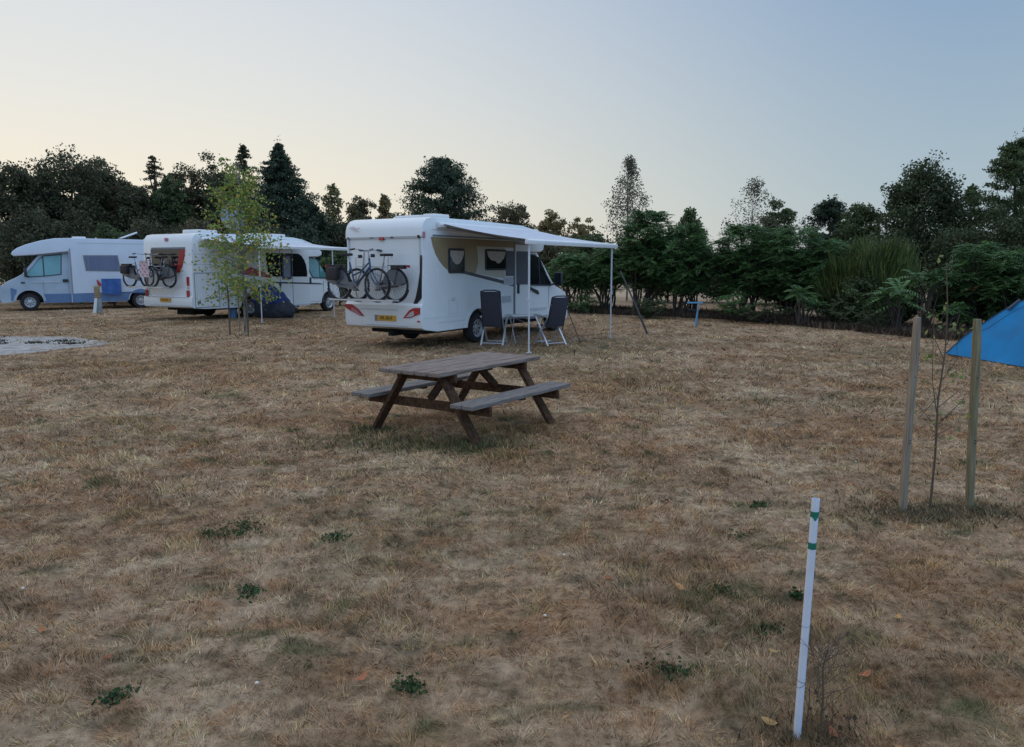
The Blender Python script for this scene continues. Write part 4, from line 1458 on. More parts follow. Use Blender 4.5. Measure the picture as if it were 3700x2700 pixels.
so = sat.build('satellite_dish', M['sat'], m2, smooth=True)
mb = MB()
mb.tube([(2.95, 0, 2.80), (2.95, 0, 3.1), (2.92, .02, 3.45)], .04, 8)
mb.box((2.95, 0, 2.86), (.35, .3, .12))
e = Vector((2.85, 0, 3.46)) + rot @ Vector((0, -.42, -.1))
mb.tube([Vector((2.85, 0, 3.1)), e], .012, 6)
mb.box(e, (.07, .07, .1))
mb.build('dish_mount', M['grey_trim'], so)
awning(m2, .50, 4.95, h2, 2.62, 2.35, 2.36, (.62, 4.0))

# ------------------------------------------------------------------ left motorhome (silver blue cab)
m3 = empty('motorhome', (-19.666, 31.814, 0), R(212), 'white and blue motorhome with a silver cab facing left, furthest left', 'motorhome', 'white motorhomes parked on the grass')
h3 = 1.125
prof = ([(-5.25, .42), (-5.3, .6), (-5.3, 2.4), (-5.25, 2.66), (-5.1, 2.80), (-4.9, 2.85), (-1.5, 2.88), (-1.0, 2.86), (-.5, 2.76), (0, 2.60), (.30, 2.46), (.47, 2.32), (.50, 2.22), (.42, 2.15), (-.3, 2.20), (-1.45, 2.36), (-1.45, .30), (-3.0, .30)]
        + arc(-4.0, .34, .45, 5, 175, 12)[0:] + [(-4.5, .36)])
hull('body', prof, h3, M['grime'], m3, .08)
sd = Side(m3, h3, 1)
cab(m3, [(-1.47, .30), (-.48, .30)] + arc(0, .34, .47, 175, 8, 14) + [(.55, .36), (.92, .32), (1.0, .45), (1.02, .75), (.92, .98), (.72, 1.15), (.42, 1.30), (.22, 1.42), (-.38, 2.17), (-.5, 2.30), (-1.47, 2.40)],
    1.0, .35, 'pale_blue', ((.24, 1.40), (-.36, 2.12)))
mb = MB()
mb.box((-2.6, 0, .42), (4.6, 1.5, .22))
mb.box((-2.2, 0, .58), (5.6, 1.8, .3))
mb.build('underbody', M['under'], m3)
for x in (0, -4.0):
    for s_ in (-1, 1):
        wheel(m3, x, s_ * (h3 - .14 if x < -1 else .89), sg=s_)
sd.panel('blue_skirt', [(-5.26, .43), (-4.52, .36), (-4.46, .42)] + arc(-4.0, .34, .475, 170, 10, 12) + [(-3.50, .32), (-1.47, .30), (-1.47, .66), (-5.27, .66)], M['blue_paint'], .004)
sd.panel('body_edge', [(-1.52, .66), (-1.46, .66), (-1.46, 2.42), (-1.52, 2.5)], M['seam'], .006)
sd.panel('side_moulding', rect(-5.1, 2.67, -1.75, 2.70), M['light_seam'], .006)
wf = sd.panel('window', [(-3.30, 1.55), (-2.02, 1.57), (-1.95, 2.20), (-3.22, 2.21)], M['grey_trim'], .022, .03)
sd.panel('blind', [(-3.25, 1.59), (-2.07, 1.61), (-2.0, 2.15), (-3.18, 2.16)], M['blind'], .027, .02, wf)
cs = Side(m3, 1.0, 1)
M['teal_soft'] = mat('pale_teal_glass', (.16, .36, .38), .08, var=.2, scale=1.2, spec=.8)
f = cab_side(m3, 1.0, 1, [(-1.12, 1.45), (-.70, 1.40), (-.02, 1.35), (.06, 1.42), (-.42, 2.02), (-.58, 2.14), (-1.18, 2.20)], (-1.38, .45, -.50, 2.2), 'teal_soft', -.55)
cs.panel('door_handle', rect(-1.38, 1.12, -1.18, 1.24, .02), M['black_metal'], .03, .04)
cs.panel('door_moulding', rect(-1.1, 1.11, -.05, 1.15), M['light_seam'], .008)
cs.panel('side_repeater', rect(.12, 1.08, .26, 1.14, .01), M['dark_trim'], .012)
cs.panel('blue_sill', rect(-1.44, .30, -.50, .66), M['blue_paint'], .008)
cs.panel('blue_wing', [(.47, .42), (.62, .42), (.62, .92), (.42, .84)], M['blue_paint'], .004)
mb = MB()
a_, b_ = arc(0, .34, .56, 5, 175, 18), arc(0, .34, .47, 175, 5, 18)
mb.prism(a_ + b_, 1.014, .95, 'xz')
mb.build('wheel_arch', M['pale_blue'], m3)
mb = MB()
mb.prism([(-1.44, 2.30), (-1.44, 2.42), (-.3, 2.26), (.40, 2.20), (.40, 2.15), (-.3, 2.19)], -1.05, 1.09, 'xz')
mb.build('overcab_shadow_trim', M['grey_trim'], m3)  # dark trim line along the underside of the over-cab roof
mirror(m3, .05, 1.46, .98, 1)
mb = MB()
mb.prism([(.4, .72), (.82, .72), (.86, .98), (.6, .98)], .7, .98, 'yz')
mb.build('headlight', M['clear_lens'], m3)
mb = MB()
mb.prism([(-.4, .72), (-.82, .72), (-.86, .98), (-.6, .98)], .7, .98, 'yz')
mb.build('headlight', M['clear_lens'], m3)
hatch(m3, -3.75, .1, 2.87, .75, .7, .07, tilt=R(22))
hatch(m3, -1.9, .2, 2.875, .5, .5, .09, 'roof_vent')
mb = MB()
mb.box((-2.5, .6, 2.90), (.05, .05, .06))
mb.box((-4.6, .6, 2.88), (.6, .4, .06))
mb.build('roof_fitting', M['light_seam'], m3)


# ------------------------------------------------------------------ bicycles
def bicycle(name, loc, rz, frame_m, label, group, basket=False):
    b = empty(name, loc, rz, label, 'bicycle', group)
    rw, fw, r = (-.53, 0, .34), (.53, 0, .34), .325
    for c in (rw, fw):
        mb = MB()
        mb.ring(c, (0, 1, 0), r - .004, .025, 36, 6)
        wo = mb.build('wheel', M['rubber'], b, smooth=True)
        mb = MB()
        mb.ring(c, (0, 1, 0), r - .025, .009, 36, 5)
        for k in range(26):
            q = 2 * math.pi * k / 26
            p = (c[0] + (r - .02) * math.cos(q), 0, c[2] + (r - .02) * math.sin(q))
            mb.tube([(c[0] + .02 * math.cos(q + 1), .02 * (-1) ** k, c[2] + .02 * math.sin(q + 1)), p], .0034, 3, cap=False)
        mb.tube([(c[0], -.05, c[2]), (c[0], .05, c[2])], .022, 8)
        mb.build('spokes', M['spokes'], wo)
        mb = MB()
        mb.ring(c, (0, 1, 0), r + .035, .016, 18, 5, a0=R(-15), a1=R(165))
        mb.build('mudguard', M['black_metal'], b, smooth=True)
    bbk, seat, head, ht = (-.08, 0, .30), (-.22, 0, .80), (.36, 0, .62), (.33, 0, .88)
    mb = MB()
    mb.tube([head, ht], .022, 8)
    mb.tube([(.35, 0, .70), (.12, 0, .47), bbk], .026, 8)
    mb.tube([(.34, 0, .80), (.08, 0, .60), (-.13, 0, .52)], .018, 8)
    mb.tube([bbk, seat], .019, 8)
    for s_ in (-1, 1):
        mb.tube([(bbk[0], s_ * .03, bbk[2]), (rw[0], s_ * .06, rw[2])], .011, 6)
        mb.tube([(-.185, s_ * .02, .66), (rw[0], s_ * .06, rw[2])], .010, 6)
    mb.build('frame', M[frame_m], b, smooth=True)
    mb = MB()
    for s_ in (-1, 1):
        mb.tube([(.365, s_ * .045, .60), (.42, s_ * .05, .50), (fw[0], s_ * .05, fw[2])], .013, 6)
    mb.tube([(.365, -.05, .60), (.365, .05, .60)], .018, 6)
    mb.build('fork', M[frame_m], b, smooth=True)
    mb = MB()
    mb.tube([(.33, 0, .86), (.31, 0, 1.02)], .016, 8)
    mb.tube([(.10, -.29, 1.05), (.22, -.27, 1.07), (.33, -.12, 1.04), (.33, .12, 1.04), (.22, .27, 1.07), (.10, .29, 1.05)], .012, 7)
    mb.tube([(.08, -.29, 1.05), (.20, -.275, 1.067)], .02, 7, mi=1)
    mb.tube([(.08, .29, 1.05), (.20, .275, 1.067)], .02, 7, mi=1)
    mb.build('handlebar', [M['bike_silver'], M['black_metal']], b, smooth=True)
    mb = MB()
    mb.box((.43, 0, .93), (.06, .08, .07))
    mb.bar((.36, 0, .92), (.42, 0, .92), .02, .02)
    mb.build('headlamp', M['black_metal'], b, bevel=.015)
    mb = MB()
    mb.tube([seat, (-.245, 0, .93)], .013, 7)
    mb.build('seat_post', M['bike_silver'], b, smooth=True)
    mb = MB()
    mb.prism([(-.42, -.085), (-.36, -.105), (-.27, -.07), (-.14, -.02), (-.12, 0), (-.14, .02), (-.27, .07), (-.36, .105), (-.42, .085)], .93, .985, 'xy')
    mb.build('saddle', M['saddle'], b, bevel=.015)
    mb = MB()
    for s_ in (-1, 1):
        mb.tube([(-.36, s_ * .05, .74), (-.84, s_ * .06, .74)], .008, 5)
        mb.tube([(-.66, s_ * .06, .74), (rw[0] - .01, s_ * .07, rw[2])], .007, 5)
    for k in range(5):
        mb.tube([(-.42 - k * .1, -.06, .74), (-.42 - k * .1, .06, .74)], .006, 5)
    mb.box((-.62, 0, .70), (.34, .11, .07))
    mb.build('luggage_rack', M['black_metal'], b)
    if basket:
        for s_ in (-1, 1):
            mb = MB()
            mb.box((-.60, s_ * .13, .56), (.30, .12, .27), Matrix.Rotation(s_ * .06, 3, 'X'))
            mb.build('pannier', M['saddle'], b, bevel=.03)
    mb = MB()
    mb.box((-.87, 0, .72), (.03, .09, .05))
    mb.build('rear_lamp', M['red_lens'], b)
    mb = MB()
    mb.ring(bbk, (0, 1, 0), .085, .008, 20, 5)
    mb.tube([(-.08, -.06, .30), (.06, -.07, .22)], .010, 6)
    mb.tube([(-.08, .06, .30), (-.22, .07, .38)], .010, 6)
    mb.box((.06, -.12, .22), (.09, .09, .025))
    mb.box((-.22, .12, .38), (.09, .09, .025))
    mb.build('crank', M['black_metal'], b)
    mb = MB()
    mb.prism([(-.58, .30), (-.08, .22), (.0, .27), (.0, .36), (-.08, .39), (-.58, .385)], -.05, -.035, 'xz')
    mb.build('chain_guard', M['bike_grey'], b)
    mb = MB()
    a_ = arc(rw[0], rw[2], .315, -10, 170, 14)
    for yy_ in (-.045, .045):
        mb.prism(a_ + [(rw[0] - .12, rw[2] - .02), (rw[0] + .12, rw[2] - .02)], yy_ - .002, yy_ + .002, 'xz')
    mb.build('coat_guard', M['bike_grey'], b)
    return b


def on_van(o, ang, x, y, z):
    h = Vector((math.cos(ang), math.sin(ang), 0))
    l = Vector((-math.sin(ang), math.cos(ang), 0))
    p = Vector(o) + h * x + l * y
    return (p.x, p.y, z)


GB = 'bicycles on the rack of the nearest motorhome'
MO3 = (MO[0], MO[1], 0)
bicycle('bicycle', on_van(MO3, MANG, -.26, -.03, 1.03), MANG + R(90), 'bike_silver', 'silver bicycle on the nearest motorhome rack, saddle towards the right, inner one', GB)
bicycle('bicycle', on_van(MO3, MANG, -.50, .26, 1.04), MANG - R(90), 'bike_blue', 'dark blue bicycle hanging outermost on the nearest motorhome rack, saddle at the left', GB, True)
GB2 = 'bicycles on the rack of the middle motorhome'
O2 = (-11.215, 25.44, 0)
bicycle('bicycle', on_van(O2, R(62), -.22, .14, 1.09), R(62) + R(90), 'bike_grey', 'grey bicycle close to the rear window of the middle motorhome', GB2)
bicycle('bicycle', on_van(O2, R(62), -.47, .66, 1.09), R(62) - R(90), 'bike_grey', 'outer bicycle on the middle motorhome rack behind the red white board', GB2, True)
# warning board on the bikes
wb = empty('warning_board', on_van(O2, R(62), -.62, .27, 1.40), R(62), 'square red and white striped warning board on the bicycles of the middle motorhome', 'sign')
mb = MB()
mb.box((0, 0, .27), (.012, .42, .52))
mb.build('board', M['sign_white'], wb)
mb = MB()
for k in range(5):
    for j in range(4):
        if (k + j) % 2: continue
        y0, z0 = -.19 + j * .1, .03 + k * .1
        mb.prism([(y0 + .02, z0), (y0 + .1, z0 + .05), (y0 + .08, z0 + .1), (y0, z0 + .05)], -.0085, -.004, 'yz')
mb.build('red_stripes', M['faded_red'], wb)


# ------------------------------------------------------------------ picnic table
PT = empty('picnic_table', (-.52, 8.43, 0), R(55.5), 'weathered wooden picnic table with two attached benches in the middle of the lawn', 'picnic table')
PL = 1.84
mb = MB()
for k in range(5):
    y = -.33 + k * .165
    mb.box((0, y, .70), (PL, .145, .042), Matrix.Rotation(rnd.uniform(-.003, .003), 3, 'X'))
mb.build('tabletop', M['plank'], PT, bevel=.006, seg=1)
for s_ in (-1, 1):
    mb = MB()
    for k in range(2):
        mb.box((0, s_ * (.60 + k * .145), .415), (PL, .13, .042))
    mb.build('bench', M['seat_plank'], PT, bevel=.006, seg=1)
for ex in (-.68, .68):
    for s_ in (-1, 1):
        mb = MB()
        mb.bar((ex - .05 * (1 if ex > 0 else -1) * 0, s_ * .24, .675), (ex, s_ * .705, -.01), .042, .118, up=(1, 0, 0))
        lg = mb.build('leg', M['leg_wood'], PT, bevel=.004, seg=1)
        mb = MB()
        q = Vector((ex, s_ * .24, .675)).lerp(Vector((ex, s_ * .705, -.01)), .47)
        mb.tube([q + Vector((-.03 if ex < 0 else .03, 0, 0)), q + Vector((-.022 if ex < 0 else .022, 0, 0))], .012, 10)
        mb.build('bolt', M['alu'], lg)
    xin = ex + (.045 if ex < 0 else -.045)
    mb = MB()
    mb.bar((xin, -.82, .345), (xin, .82, .345), .042, .095)
    mb.build('bench_support', M['leg_wood'], PT, bevel=.004, seg=1)
    mb = MB()
    mb.bar((xin, -.39, .635), (xin, .39, .635), .042, .085)
    mb.build('top_support', M['leg_wood'], PT, bevel=.004, seg=1)
    mb = MB()
    mb.bar((ex * .86, 0, .38), (ex * .33, 0, .665), .042, .085)
    mb.build('brace', M['leg_wood'], PT, bevel=.004, seg=1)
for y in (-.675, .675):
    mb = MB()
    mb.box((0, y, .382), (.07, .22, .025))
    mb.build('bench_cleat', M['leg_wood'], PT)
mb = MB()
mb.box((0, 0, .665), (.09, .70, .028))
mb.build('top_cleat', M['leg_wood'], PT)


# ------------------------------------------------------------------ stakes, sapling, pipe
def stake(loc, top, wd, m, label, group, name='wooden_stake', twist=0.2):
    t = empty(name, (loc[0], loc[1], 0), 0, label, 'stake', group)
    mb = MB()
    d = Vector((top[0] - loc[0], top[1] - loc[1], top[2]))
    rot = Matrix.Rotation(twist, 3, 'Z')
    n = 10
    vs = []
    h = wd / 2
    base_ = [(-h, -h), (h, -h), (h, h * .2), (h * .55, h), (-h * .55, h), (-h, h * .2)]
    for k in range(n + 1):
        f = k / n
        wob = Vector((math.sin(f * 5 + loc[0]) * .003, math.cos(f * 4) * .003, 0))
        sc_ = 1 if k < n else .86
        for bx_, by_ in base_:
            vs.append(rot @ Vector((bx_ * sc_, by_ * sc_, 0)) + d * (f * 1.0) + wob + Vector((0, 0, -.06 * (1 - f))))
    m_ = len(base_)
    fs = [(k * m_ + i, k * m_ + (i + 1) % m_, (k + 1) * m_ + (i + 1) % m_, (k + 1) * m_ + i) for k in range(n) for i in range(m_)]
    fs += [tuple(range(m_))[::-1], tuple(n * m_ + i for i in range(m_))]
    mb.add(vs, fs)
    mb.build('shaft', M[m], t, bevel=.003, seg=1)
    mb = MB()
    for f in (.36, .375, .7):
        q = d * f
        mb.tube([q + Vector((h * .3, -h - .001, 0)), q + Vector((h * .3, -h - .006, 0))], .004, 6)
    mb.build('nail', M['black_metal'], t)
    return t


GS = 'square timber stakes beside the sapling'
stake((2.82, 5.43), (2.825, 5.43, 1.40), .047, 'stake', 'square pale timber stake left of the sapling', GS, twist=.35)
stake((3.32, 5.45), (3.255, 5.45, 1.385), .049, 'stake_g', 'greenish square timber stake right of the sapling, by the blue tent', GS, twist=.25)

sp = empty('sapling', (3.03, 5.45, 0), 0, 'thin nearly bare sapling between the two square timber stakes', 'sapling')
mb = MB()
stems = [[(0, 0, -.02), (.01, 0, .4), (.0, 0, .8), (.03, .01, 1.15), (.02, 0, 1.45), (-.01, .01, 1.78)],
         [(.0, .01, .72), (-.05, .0, .95), (-.06, .01, 1.2), (-.07, .0, 1.42)],
         [(.02, .0, .95), (.12, .01, 1.1), (.10, .0, 1.22)],
         [(.02, 0, 1.1), (-.05, .02, 1.25), (-.07, .02, 1.44)],
         [(.03, 0, 1.2), (.09, 0, 1.34), (.12, .02, 1.42)],
         [(.01, 0, .6), (-.14, .02, .78)], [(.0, 0, .62), (.17, .0, .80), (.20, 0, .86)], [(.0, 0, .7), (.15, .02, .70)], [(.01, 0, .55), (.14, 0, .63)],
         [(.01, 0, .85), (-.14, 0, .66)], [(.0, 0, .75), (.2, .01, .92)]]
for i, s_ in enumerate(stems):
    mb.tube(s_, .009 if i == 0 else .0035, 6, .003 if i == 0 else .0015)
mb.build('stem', M['twig'], sp, smooth=True)
lc = []
for c, n_, sg_ in (((-.055, 0, 1.44), 16, .045), ((-.07, 0, 1.12), 9, .035), ((.10, 0, 1.0), 9, .04), ((.13, .01, 1.33), 9, .03), ((.0, 0, 1.78), 5, .03), ((.03, 0, .62), 10, .07), ((.16, 0, .8), 6, .05), ((-.08, 0, 1.3), 9, .04)):
    lc.append(np.array(c) + rg.normal(0, sg_, (n_, 3)))
lc = np.concatenate(lc)
cc = np.array(((.20, .27, .07), (.30, .33, .10), (.14, .20, .06), (.12, .10, .05)))[rg.integers(0, 4, len(lc))]
quads('leaves', leaf_quads(lc, rg.uniform(.022, .05, len(lc)), cc, .8), cc, M['leaf'], sp)

pp = empty('marker_pole', (1.08, 2.73, 0), 0, 'white plastic pipe with two green tape bands standing in the front right', 'marker pole')
d = Vector((.022, .0, .915))
mb = MB()
r_ = .0142
n = 20
vs, fs = [], []
for k, (f, q) in enumerate(((-.05, r_), (1, r_), (1, r_ * .84), (.9, r_ * .84))):
    for i in range(n):
        a_ = 2 * math.pi * i / n
        vs.append(d * f + Vector((q * math.cos(a_), q * math.sin(a_), 0)))
for k in range(3):
    for i in range(n):
        fs.append((k * n + i, k * n + (i + 1) % n, (k + 1) * n + (i + 1) % n, (k + 1) * n + i))
fs.append(tuple(3 * n + i for i in range(n)))
mb.add(vs, fs)
mb.build('pipe', M['pvc'], pp, smooth=True)


def band(f0, f1, notch, name):
    vs, fs = [], []
    for f in (0, 1):
        for i in range(n):
            a_ = 2 * math.pi * i / n
            ff = f1 if f else f0
            if notch and not f:
                k_ = abs(((a_ - R(262)) + math.pi) % (2 * math.pi) - math.pi)
                ff = f0 - max(0, .018 * (1 - k_ / .6))
            vs.append(d * ff + Vector(((r_ + .0009) * math.cos(a_), (r_ + .0009) * math.sin(a_), 0)))
    for i in range(n):
        fs.append((i, (i + 1) % n, n + (i + 1) % n, n + i))
    q = MB()
    q.add(vs, fs)
    return q.build(name, M['tape'], pp, smooth=True)


band(.927, .950, True, 'tape_band')
band(.795, .822, False, 'tape_band')
mb = MB()
for zz, tl_ in ((.195, .5), (.21, -.2), (.43, .15), (.36, -.1)):
    pts = []
    for k in range(13):
        a_ = 2 * math.pi * k / 12
        pts.append((.022 * zz / .915 + (r_ + .001) * math.cos(a_), (r_ + .001) * math.sin(a_), zz + tl_ * .02 * math.cos(a_)))
    mb.tube(pts, .0009 if zz < .3 else .0005, 5)
mb.tube([(.018, -.008, .19), (.04, -.01, .17), (.075, .0, .165)], .001, 5)
mb.build('tie_wire', M['wire'], pp)

tw = empty('dead_shrub', (1.18, 2.76, 0), 0, 'leafless thin twiggy shrub tied beside the white marker pole', 'shrub')
mb = MB()
mb.tube([(0, 0, -.01), (.003, 0, .12), (.0, .01, .24), (.012, 0, .33)], .0045, 6, .002)
mb.tube([(-.05, .01, -.01), (-.045, .01, .1), (-.05, 0, .17)], .003, 5, .0015)
for k in range(46):
    z = rnd.uniform(.06, .32)
    a_ = rnd.uniform(-.5, 3.6) if rnd.random() < .7 else rnd.uniform(0, 6.28)
    ln = rnd.uniform(.06, .24)
    el = rnd.uniform(.15, .9)
    p0 = Vector((rnd.uniform(-.04, .01), 0, z))
    dv_ = Vector((math.cos(a_) * math.cos(el), math.sin(a_) * math.cos(el) * .6, math.sin(el)))
    p1 = p0 + dv_ * ln * .5
    p2 = p0 + dv_ * ln + Vector((0, 0, rnd.uniform(-.02, .04)))
    mb.tube([p0, p1, p2], .0013, 4, .0006)
    if k % 2: mb.tube([p1, p1 + Vector((dv_.x * .6 + rnd.uniform(-.5, .5), dv_.y, dv_.z + .3)).normalized() * ln * .4], .0009, 4, .0005)
mb.build('twigs', M['twig'], tw, smooth=True)
lc = np.stack([rg.normal(.03, .07, 26), rg.normal(0, .04, 26), rg.uniform(.01, .14, 26)], 1)
cc = np.array(((.16, .07, .03), (.10, .05, .03), (.07, .06, .04)))[rg.integers(0, 3, 26)]
quads('dry_leaves', leaf_quads(lc, rg.uniform(.012, .03, 26), cc, .8), cc, M['leaf'], tw)

# ------------------------------------------------------------------ birch with three thin support stakes
X0, Y0 = -7.12, 20.7
bt = empty('young_birch', (X0, Y0, 0), 0, 'young birch with sparse yellowing leaves in front of the middle motorhome', 'tree')
tips = []
mb = MB()
mb.tube([(0, 0, -.05), (.02, 0, 1.2), (-.02, .02, 2.4), (.02, 0, 3.4), (.03, 0, 4.45)], .035, 8, .006)
P = []
for k in range(165):
    z = rnd.uniform(.95, 4.2)
    t = (z - .95) / 3.4
    wd_ = (1.85 * (1 - t) ** .75 if t > .25 else 1.0 + 2.0 * t) * rnd.uniform(.45, 1.05)
    if t > .72: wd_ = max(wd_, .50 * rnd.uniform(.5, 1.1))
    a_ = rnd.uniform(0, 6.283)
    e = Vector((math.cos(a_) * wd_, math.sin(a_) * wd_, rnd.uniform(.1, .6) - .25 * (t < .2)))
    s_ = Vector((0, 0, z - .15))
    m_ = s_ + e * .5 + Vector((0, 0, .08))
    en = s_ + e
    mb.tube([s_, m_, en], .008, 4, .003)
    for j in range(27):
        f = rnd.uniform(.30, 1.06)
        q = s_.lerp(m_, f * 2) if f < .5 else m_.lerp(en, (f - .5) * 2)
        P.append((q.x + rnd.gauss(0, .06), q.y + rnd.gauss(0, .06), q.z + rnd.gauss(-.05, .09)))
mb.build('trunk', M['birch_bark'], bt, smooth=True)
P = np.array(P)
cc = pal_cols(len(P), 'birch')
hot = rg.uniform(0, 1, len(P)) < .06
cc[hot] = np.array((.60, .38, .06)) * rg.uniform(.7, 1.2, hot.sum())[:, None]
quads('crown', leaf_quads(P, rg.uniform(.05, .11, len(P)), cc, .8), cc, M['leaf'], bt)
for px, lab in ((509, 'left thin stake under the young birch'), (530, 'middle thin stake right under the young birch crown'), (549, 'right thin stake under the young birch')):
    x, y = px_ground(px, 741 if px != 530 else 730)
    t = empty('support_stake', (x, y, 0), 0, lab, 'stake', 'thin support stakes round the young birch')
    mb = MB()
    mb.tube([(0, 0, -.05), (.0, 0, .6), (-.012, 0, 1.25)], .024, 8, .021)
    mb.build('shaft', M['thin_stake' if px != 530 else 'stake'], t, bevel=0, smooth=True)
    mb = MB()
    mb.ring((-.01, 0, 1.12), (0, 0, 1), .025, .006, 12, 4)
    mb.build('tie', M['black_metal'], t)


# ------------------------------------------------------------------ camping furniture
def camp_chair(loc, rz, label, lean=.16, top=1.20):
    c = empty('camping_chair', (loc[0], loc[1], 0), rz, label, 'camping chair', 'high backed folding chairs under the awning')
    # faces +x; back at -x
    hw = .22
    bk0, bk1 = Vector((-.18, 0, .44)), Vector((-.18 - lean * 1.2, 0, top))
    mb = MB()
    n = 8
    vs, fs = [], []
    for i in range(n + 1):
        f = i / n
        p = bk0.lerp(bk1, f)
        for j in range(7):
            v = j / 6 * 2 - 1
            vs.append((p.x - .03 * (1 - v * v) - .02 * math.sin(f * 3.1), v * (hw - .012), p.z))
    for i in range(n):
        for j in range(6):
            a_ = i * 7 + j
            fs.append((a_, a_ + 1, a_ + 8, a_ + 7))
    nv = len(vs)
    mb.add(vs + [(v[0] - .012, v[1], v[2]) for v in vs], fs + [tuple(i + nv for i in f[::-1]) for f in fs])
    mb.build('backrest', M['chair_fab'], c, smooth=True)
    mb = MB()
    for s_ in (-1, 1):
        mb.tube([bk0 + Vector((.02, s_ * hw, -.10)), bk1 + Vector((0, s_ * hw, 0))], .014, 7)
    mb.tube([bk1 + Vector((0, -hw, 0)), bk1 + Vector((-.01, -hw * .5, .03)), bk1 + Vector((-.01, hw * .5, .03)), bk1 + Vector((0, hw, 0))], .014, 7)
    mb.build('back_frame', M['black_metal'], c, smooth=True)
    mb = MB()
    p = bk0.lerp(bk1, .86)
    mb.box((p.x + .02, 0, p.z), (.06, .40, .15))
    mb.build('headrest', M['chair_dark'], c, bevel=.025)
    mb = MB()
    mb.box((.04, 0, .425), (.46, .42, .03))
    mb.build('seat', M['chair_fab'], c, bevel=.012)
    for s_ in (-1, 1):
        y = s_ * (hw + .03)
        mb = MB()
        mb.tube([(-.24, y, .64), (.27, y, .67)], .020, 7)
        mb.build('armrest', M['alu'], c, smooth=True)
        mb = MB()
        mb.bar((.26, y * .98, .655), (-.26, y * 1.0, .0), .036, .022)
        mb.build('leg', M['alu'], c)
        mb = MB()
        mb.bar((-.22, y * .90, .62), (.30, y * .92, .0), .036, .022)
        mb.build('leg', M['alu'], c)
    for x, z in ((-.25, .05), (.27, .05), (-.1, .41), (.25, .41)):
        mb = MB()
        mb.tube([(x, -hw - .02, z), (x, hw + .02, z)], .011, 7)
        mb.build('cross_bar', M['alu'], c, smooth=True)
    return c


camp_chair((-.40, 17.55), R(78), 'black folding camping chair seen from behind, left of the camping table')
camp_chair((.87, 17.55), R(122), 'black folding camping chair turned left, right of the camping table', .16, 1.07)
tb = empty('camping_table', (.33, 17.9, 0), R(12), 'small folding camping table with a pale top between the two black chairs', 'table')
mb = MB()
mb.box((0, 0, .64), (.78, .55, .025))
mb.build('tabletop', M['white_abs'], tb, bevel=.006)
mb = MB()
for x in (-.34, .34):
    mb.bar((x, -.25, .615), (x, .25, .615), .02, .025)
mb.build('top_frame', M['alu'], tb)
for x in (-.34, .34):
    for s_ in (-1, 1):
        mb = MB()
        mb.tube([(x, s_ * .25, .62), (x * .9, -s_ * .24, .01)], .013, 6)
        mb.build('leg', M['alu'], tb, smooth=True)
for s_ in (-1, 1):
    mb = MB()
    mb.tube([(-.32, s_ * .24, .06), (.32, s_ * .02, .34), (-.3, s_ * .2, .58)], .008, 6)
    mb.build('strut', M['grey_trim'], tb, smooth=True)
# leaning thin dark stick right of the second chair
st = empty('walking_pole', (1.46, 17.9, 0), R(10), 'thin black pole leaning beside the right camping chair', 'pole')
mb = MB()
mb.tube([(-.18, .1, .80), (.10, -.1, .0)], .010, 7)
mb.tube([(-.21, .12, .88), (-.175, .1, .79)], .018, 7)
mb.build('shaft', M['black_metal'], st, smooth=True)
x, y = px_ground(1434, 740)
lp = empty('leaning_pole', (x, y, 0), 0, 'long black pole leaning in the hedge right of the awning', 'pole')
mb = MB()
t_x, t_z = xz(1372, 600, y + 1.3)
mb.tube([(0, 0, -.05), ((t_x - x) * .5, .65, t_z * .5), (t_x - x, 1.3, t_z)], .032, 8, .02)
mb.build('shaft', M['black_metal'], lp, smooth=True)
x, y = px_ground(1270, 786)
pg = empty('ground_peg', (x, y, 0), 0, 'small dark peg standing in the grass right of the camping chairs', 'peg')
mb = MB()
mb.tube([(0, 0, -.03), (0, 0, .11)], .010, 6)
mb.tube([(0, 0, .11), (.03, 0, .12), (.03, 0, .09)], .005, 5)
mb.build('shaft', M['black_metal'], pg, smooth=True)

# pale blue trestle near the hedge
x, y = px_ground(1533, 722)
ts = empty('trestle', (x + .02, y, 0), R(8), 'small pale blue metal trestle standing before the hedge', 'trestle')
mb = MB()
mb.bar((-.23, 0, .70), (.23, .0, .70), .035, .045)
mb.build('top_bar', M['cyan'], ts)
for p0, p1 in (((.12, 0, .68), (-.02, -.10, .0)), ((.12, 0, .68), (.16, .22, .0)), ((-.20, 0, .68), (-.20, .02, .32)), ((-.20, 0, .5), (.10, .05, .46))):
    mb = MB()
    mb.tube([p0, p1], .016 if p0[0] > 0 else .011, 7)
    mb.build('leg' if p0[2] > .6 else 'brace', M['cyan' if p0[0] > 0 else 'black_metal'], ts, smooth=True)

# service post beside the left motorhome
x, y = px_ground(217, 692)
sp_ = empty('service_post', (x, y, 0), R(20), 'short wood and grey electric hook up post in front of the left motorhome', 'post')
mb = MB()
mb.box((.02, .02, .26), (.24, .2, .56))
mb.build('base', M['sandg'], sp_, bevel=.01)
mb = MB()
mb.box((.02, .02, .78), (.20, .18, .46))
mb.build('wooden_head', M['post_wood'], sp_, bevel=.01)
mb = MB()
mb.prism([(-.17, .0), (-.05, .0), (.02, .56), (-.07, .56)], -.11, -.083, 'xz')
mb.build('white_plate', M['white_abs'], sp_)
mb = MB()
mb.box((.135, -.02, .86), (.03, .12, .2))
mb.build('socket_box', M['light_seam'], sp_, bevel=.01)
mb = MB()
for z in (.62, .72, .82):
    mb.box((-.02, -.073, z), (.09, .006, .035))
mb.build('label_strip', M['faded_red'], sp_)

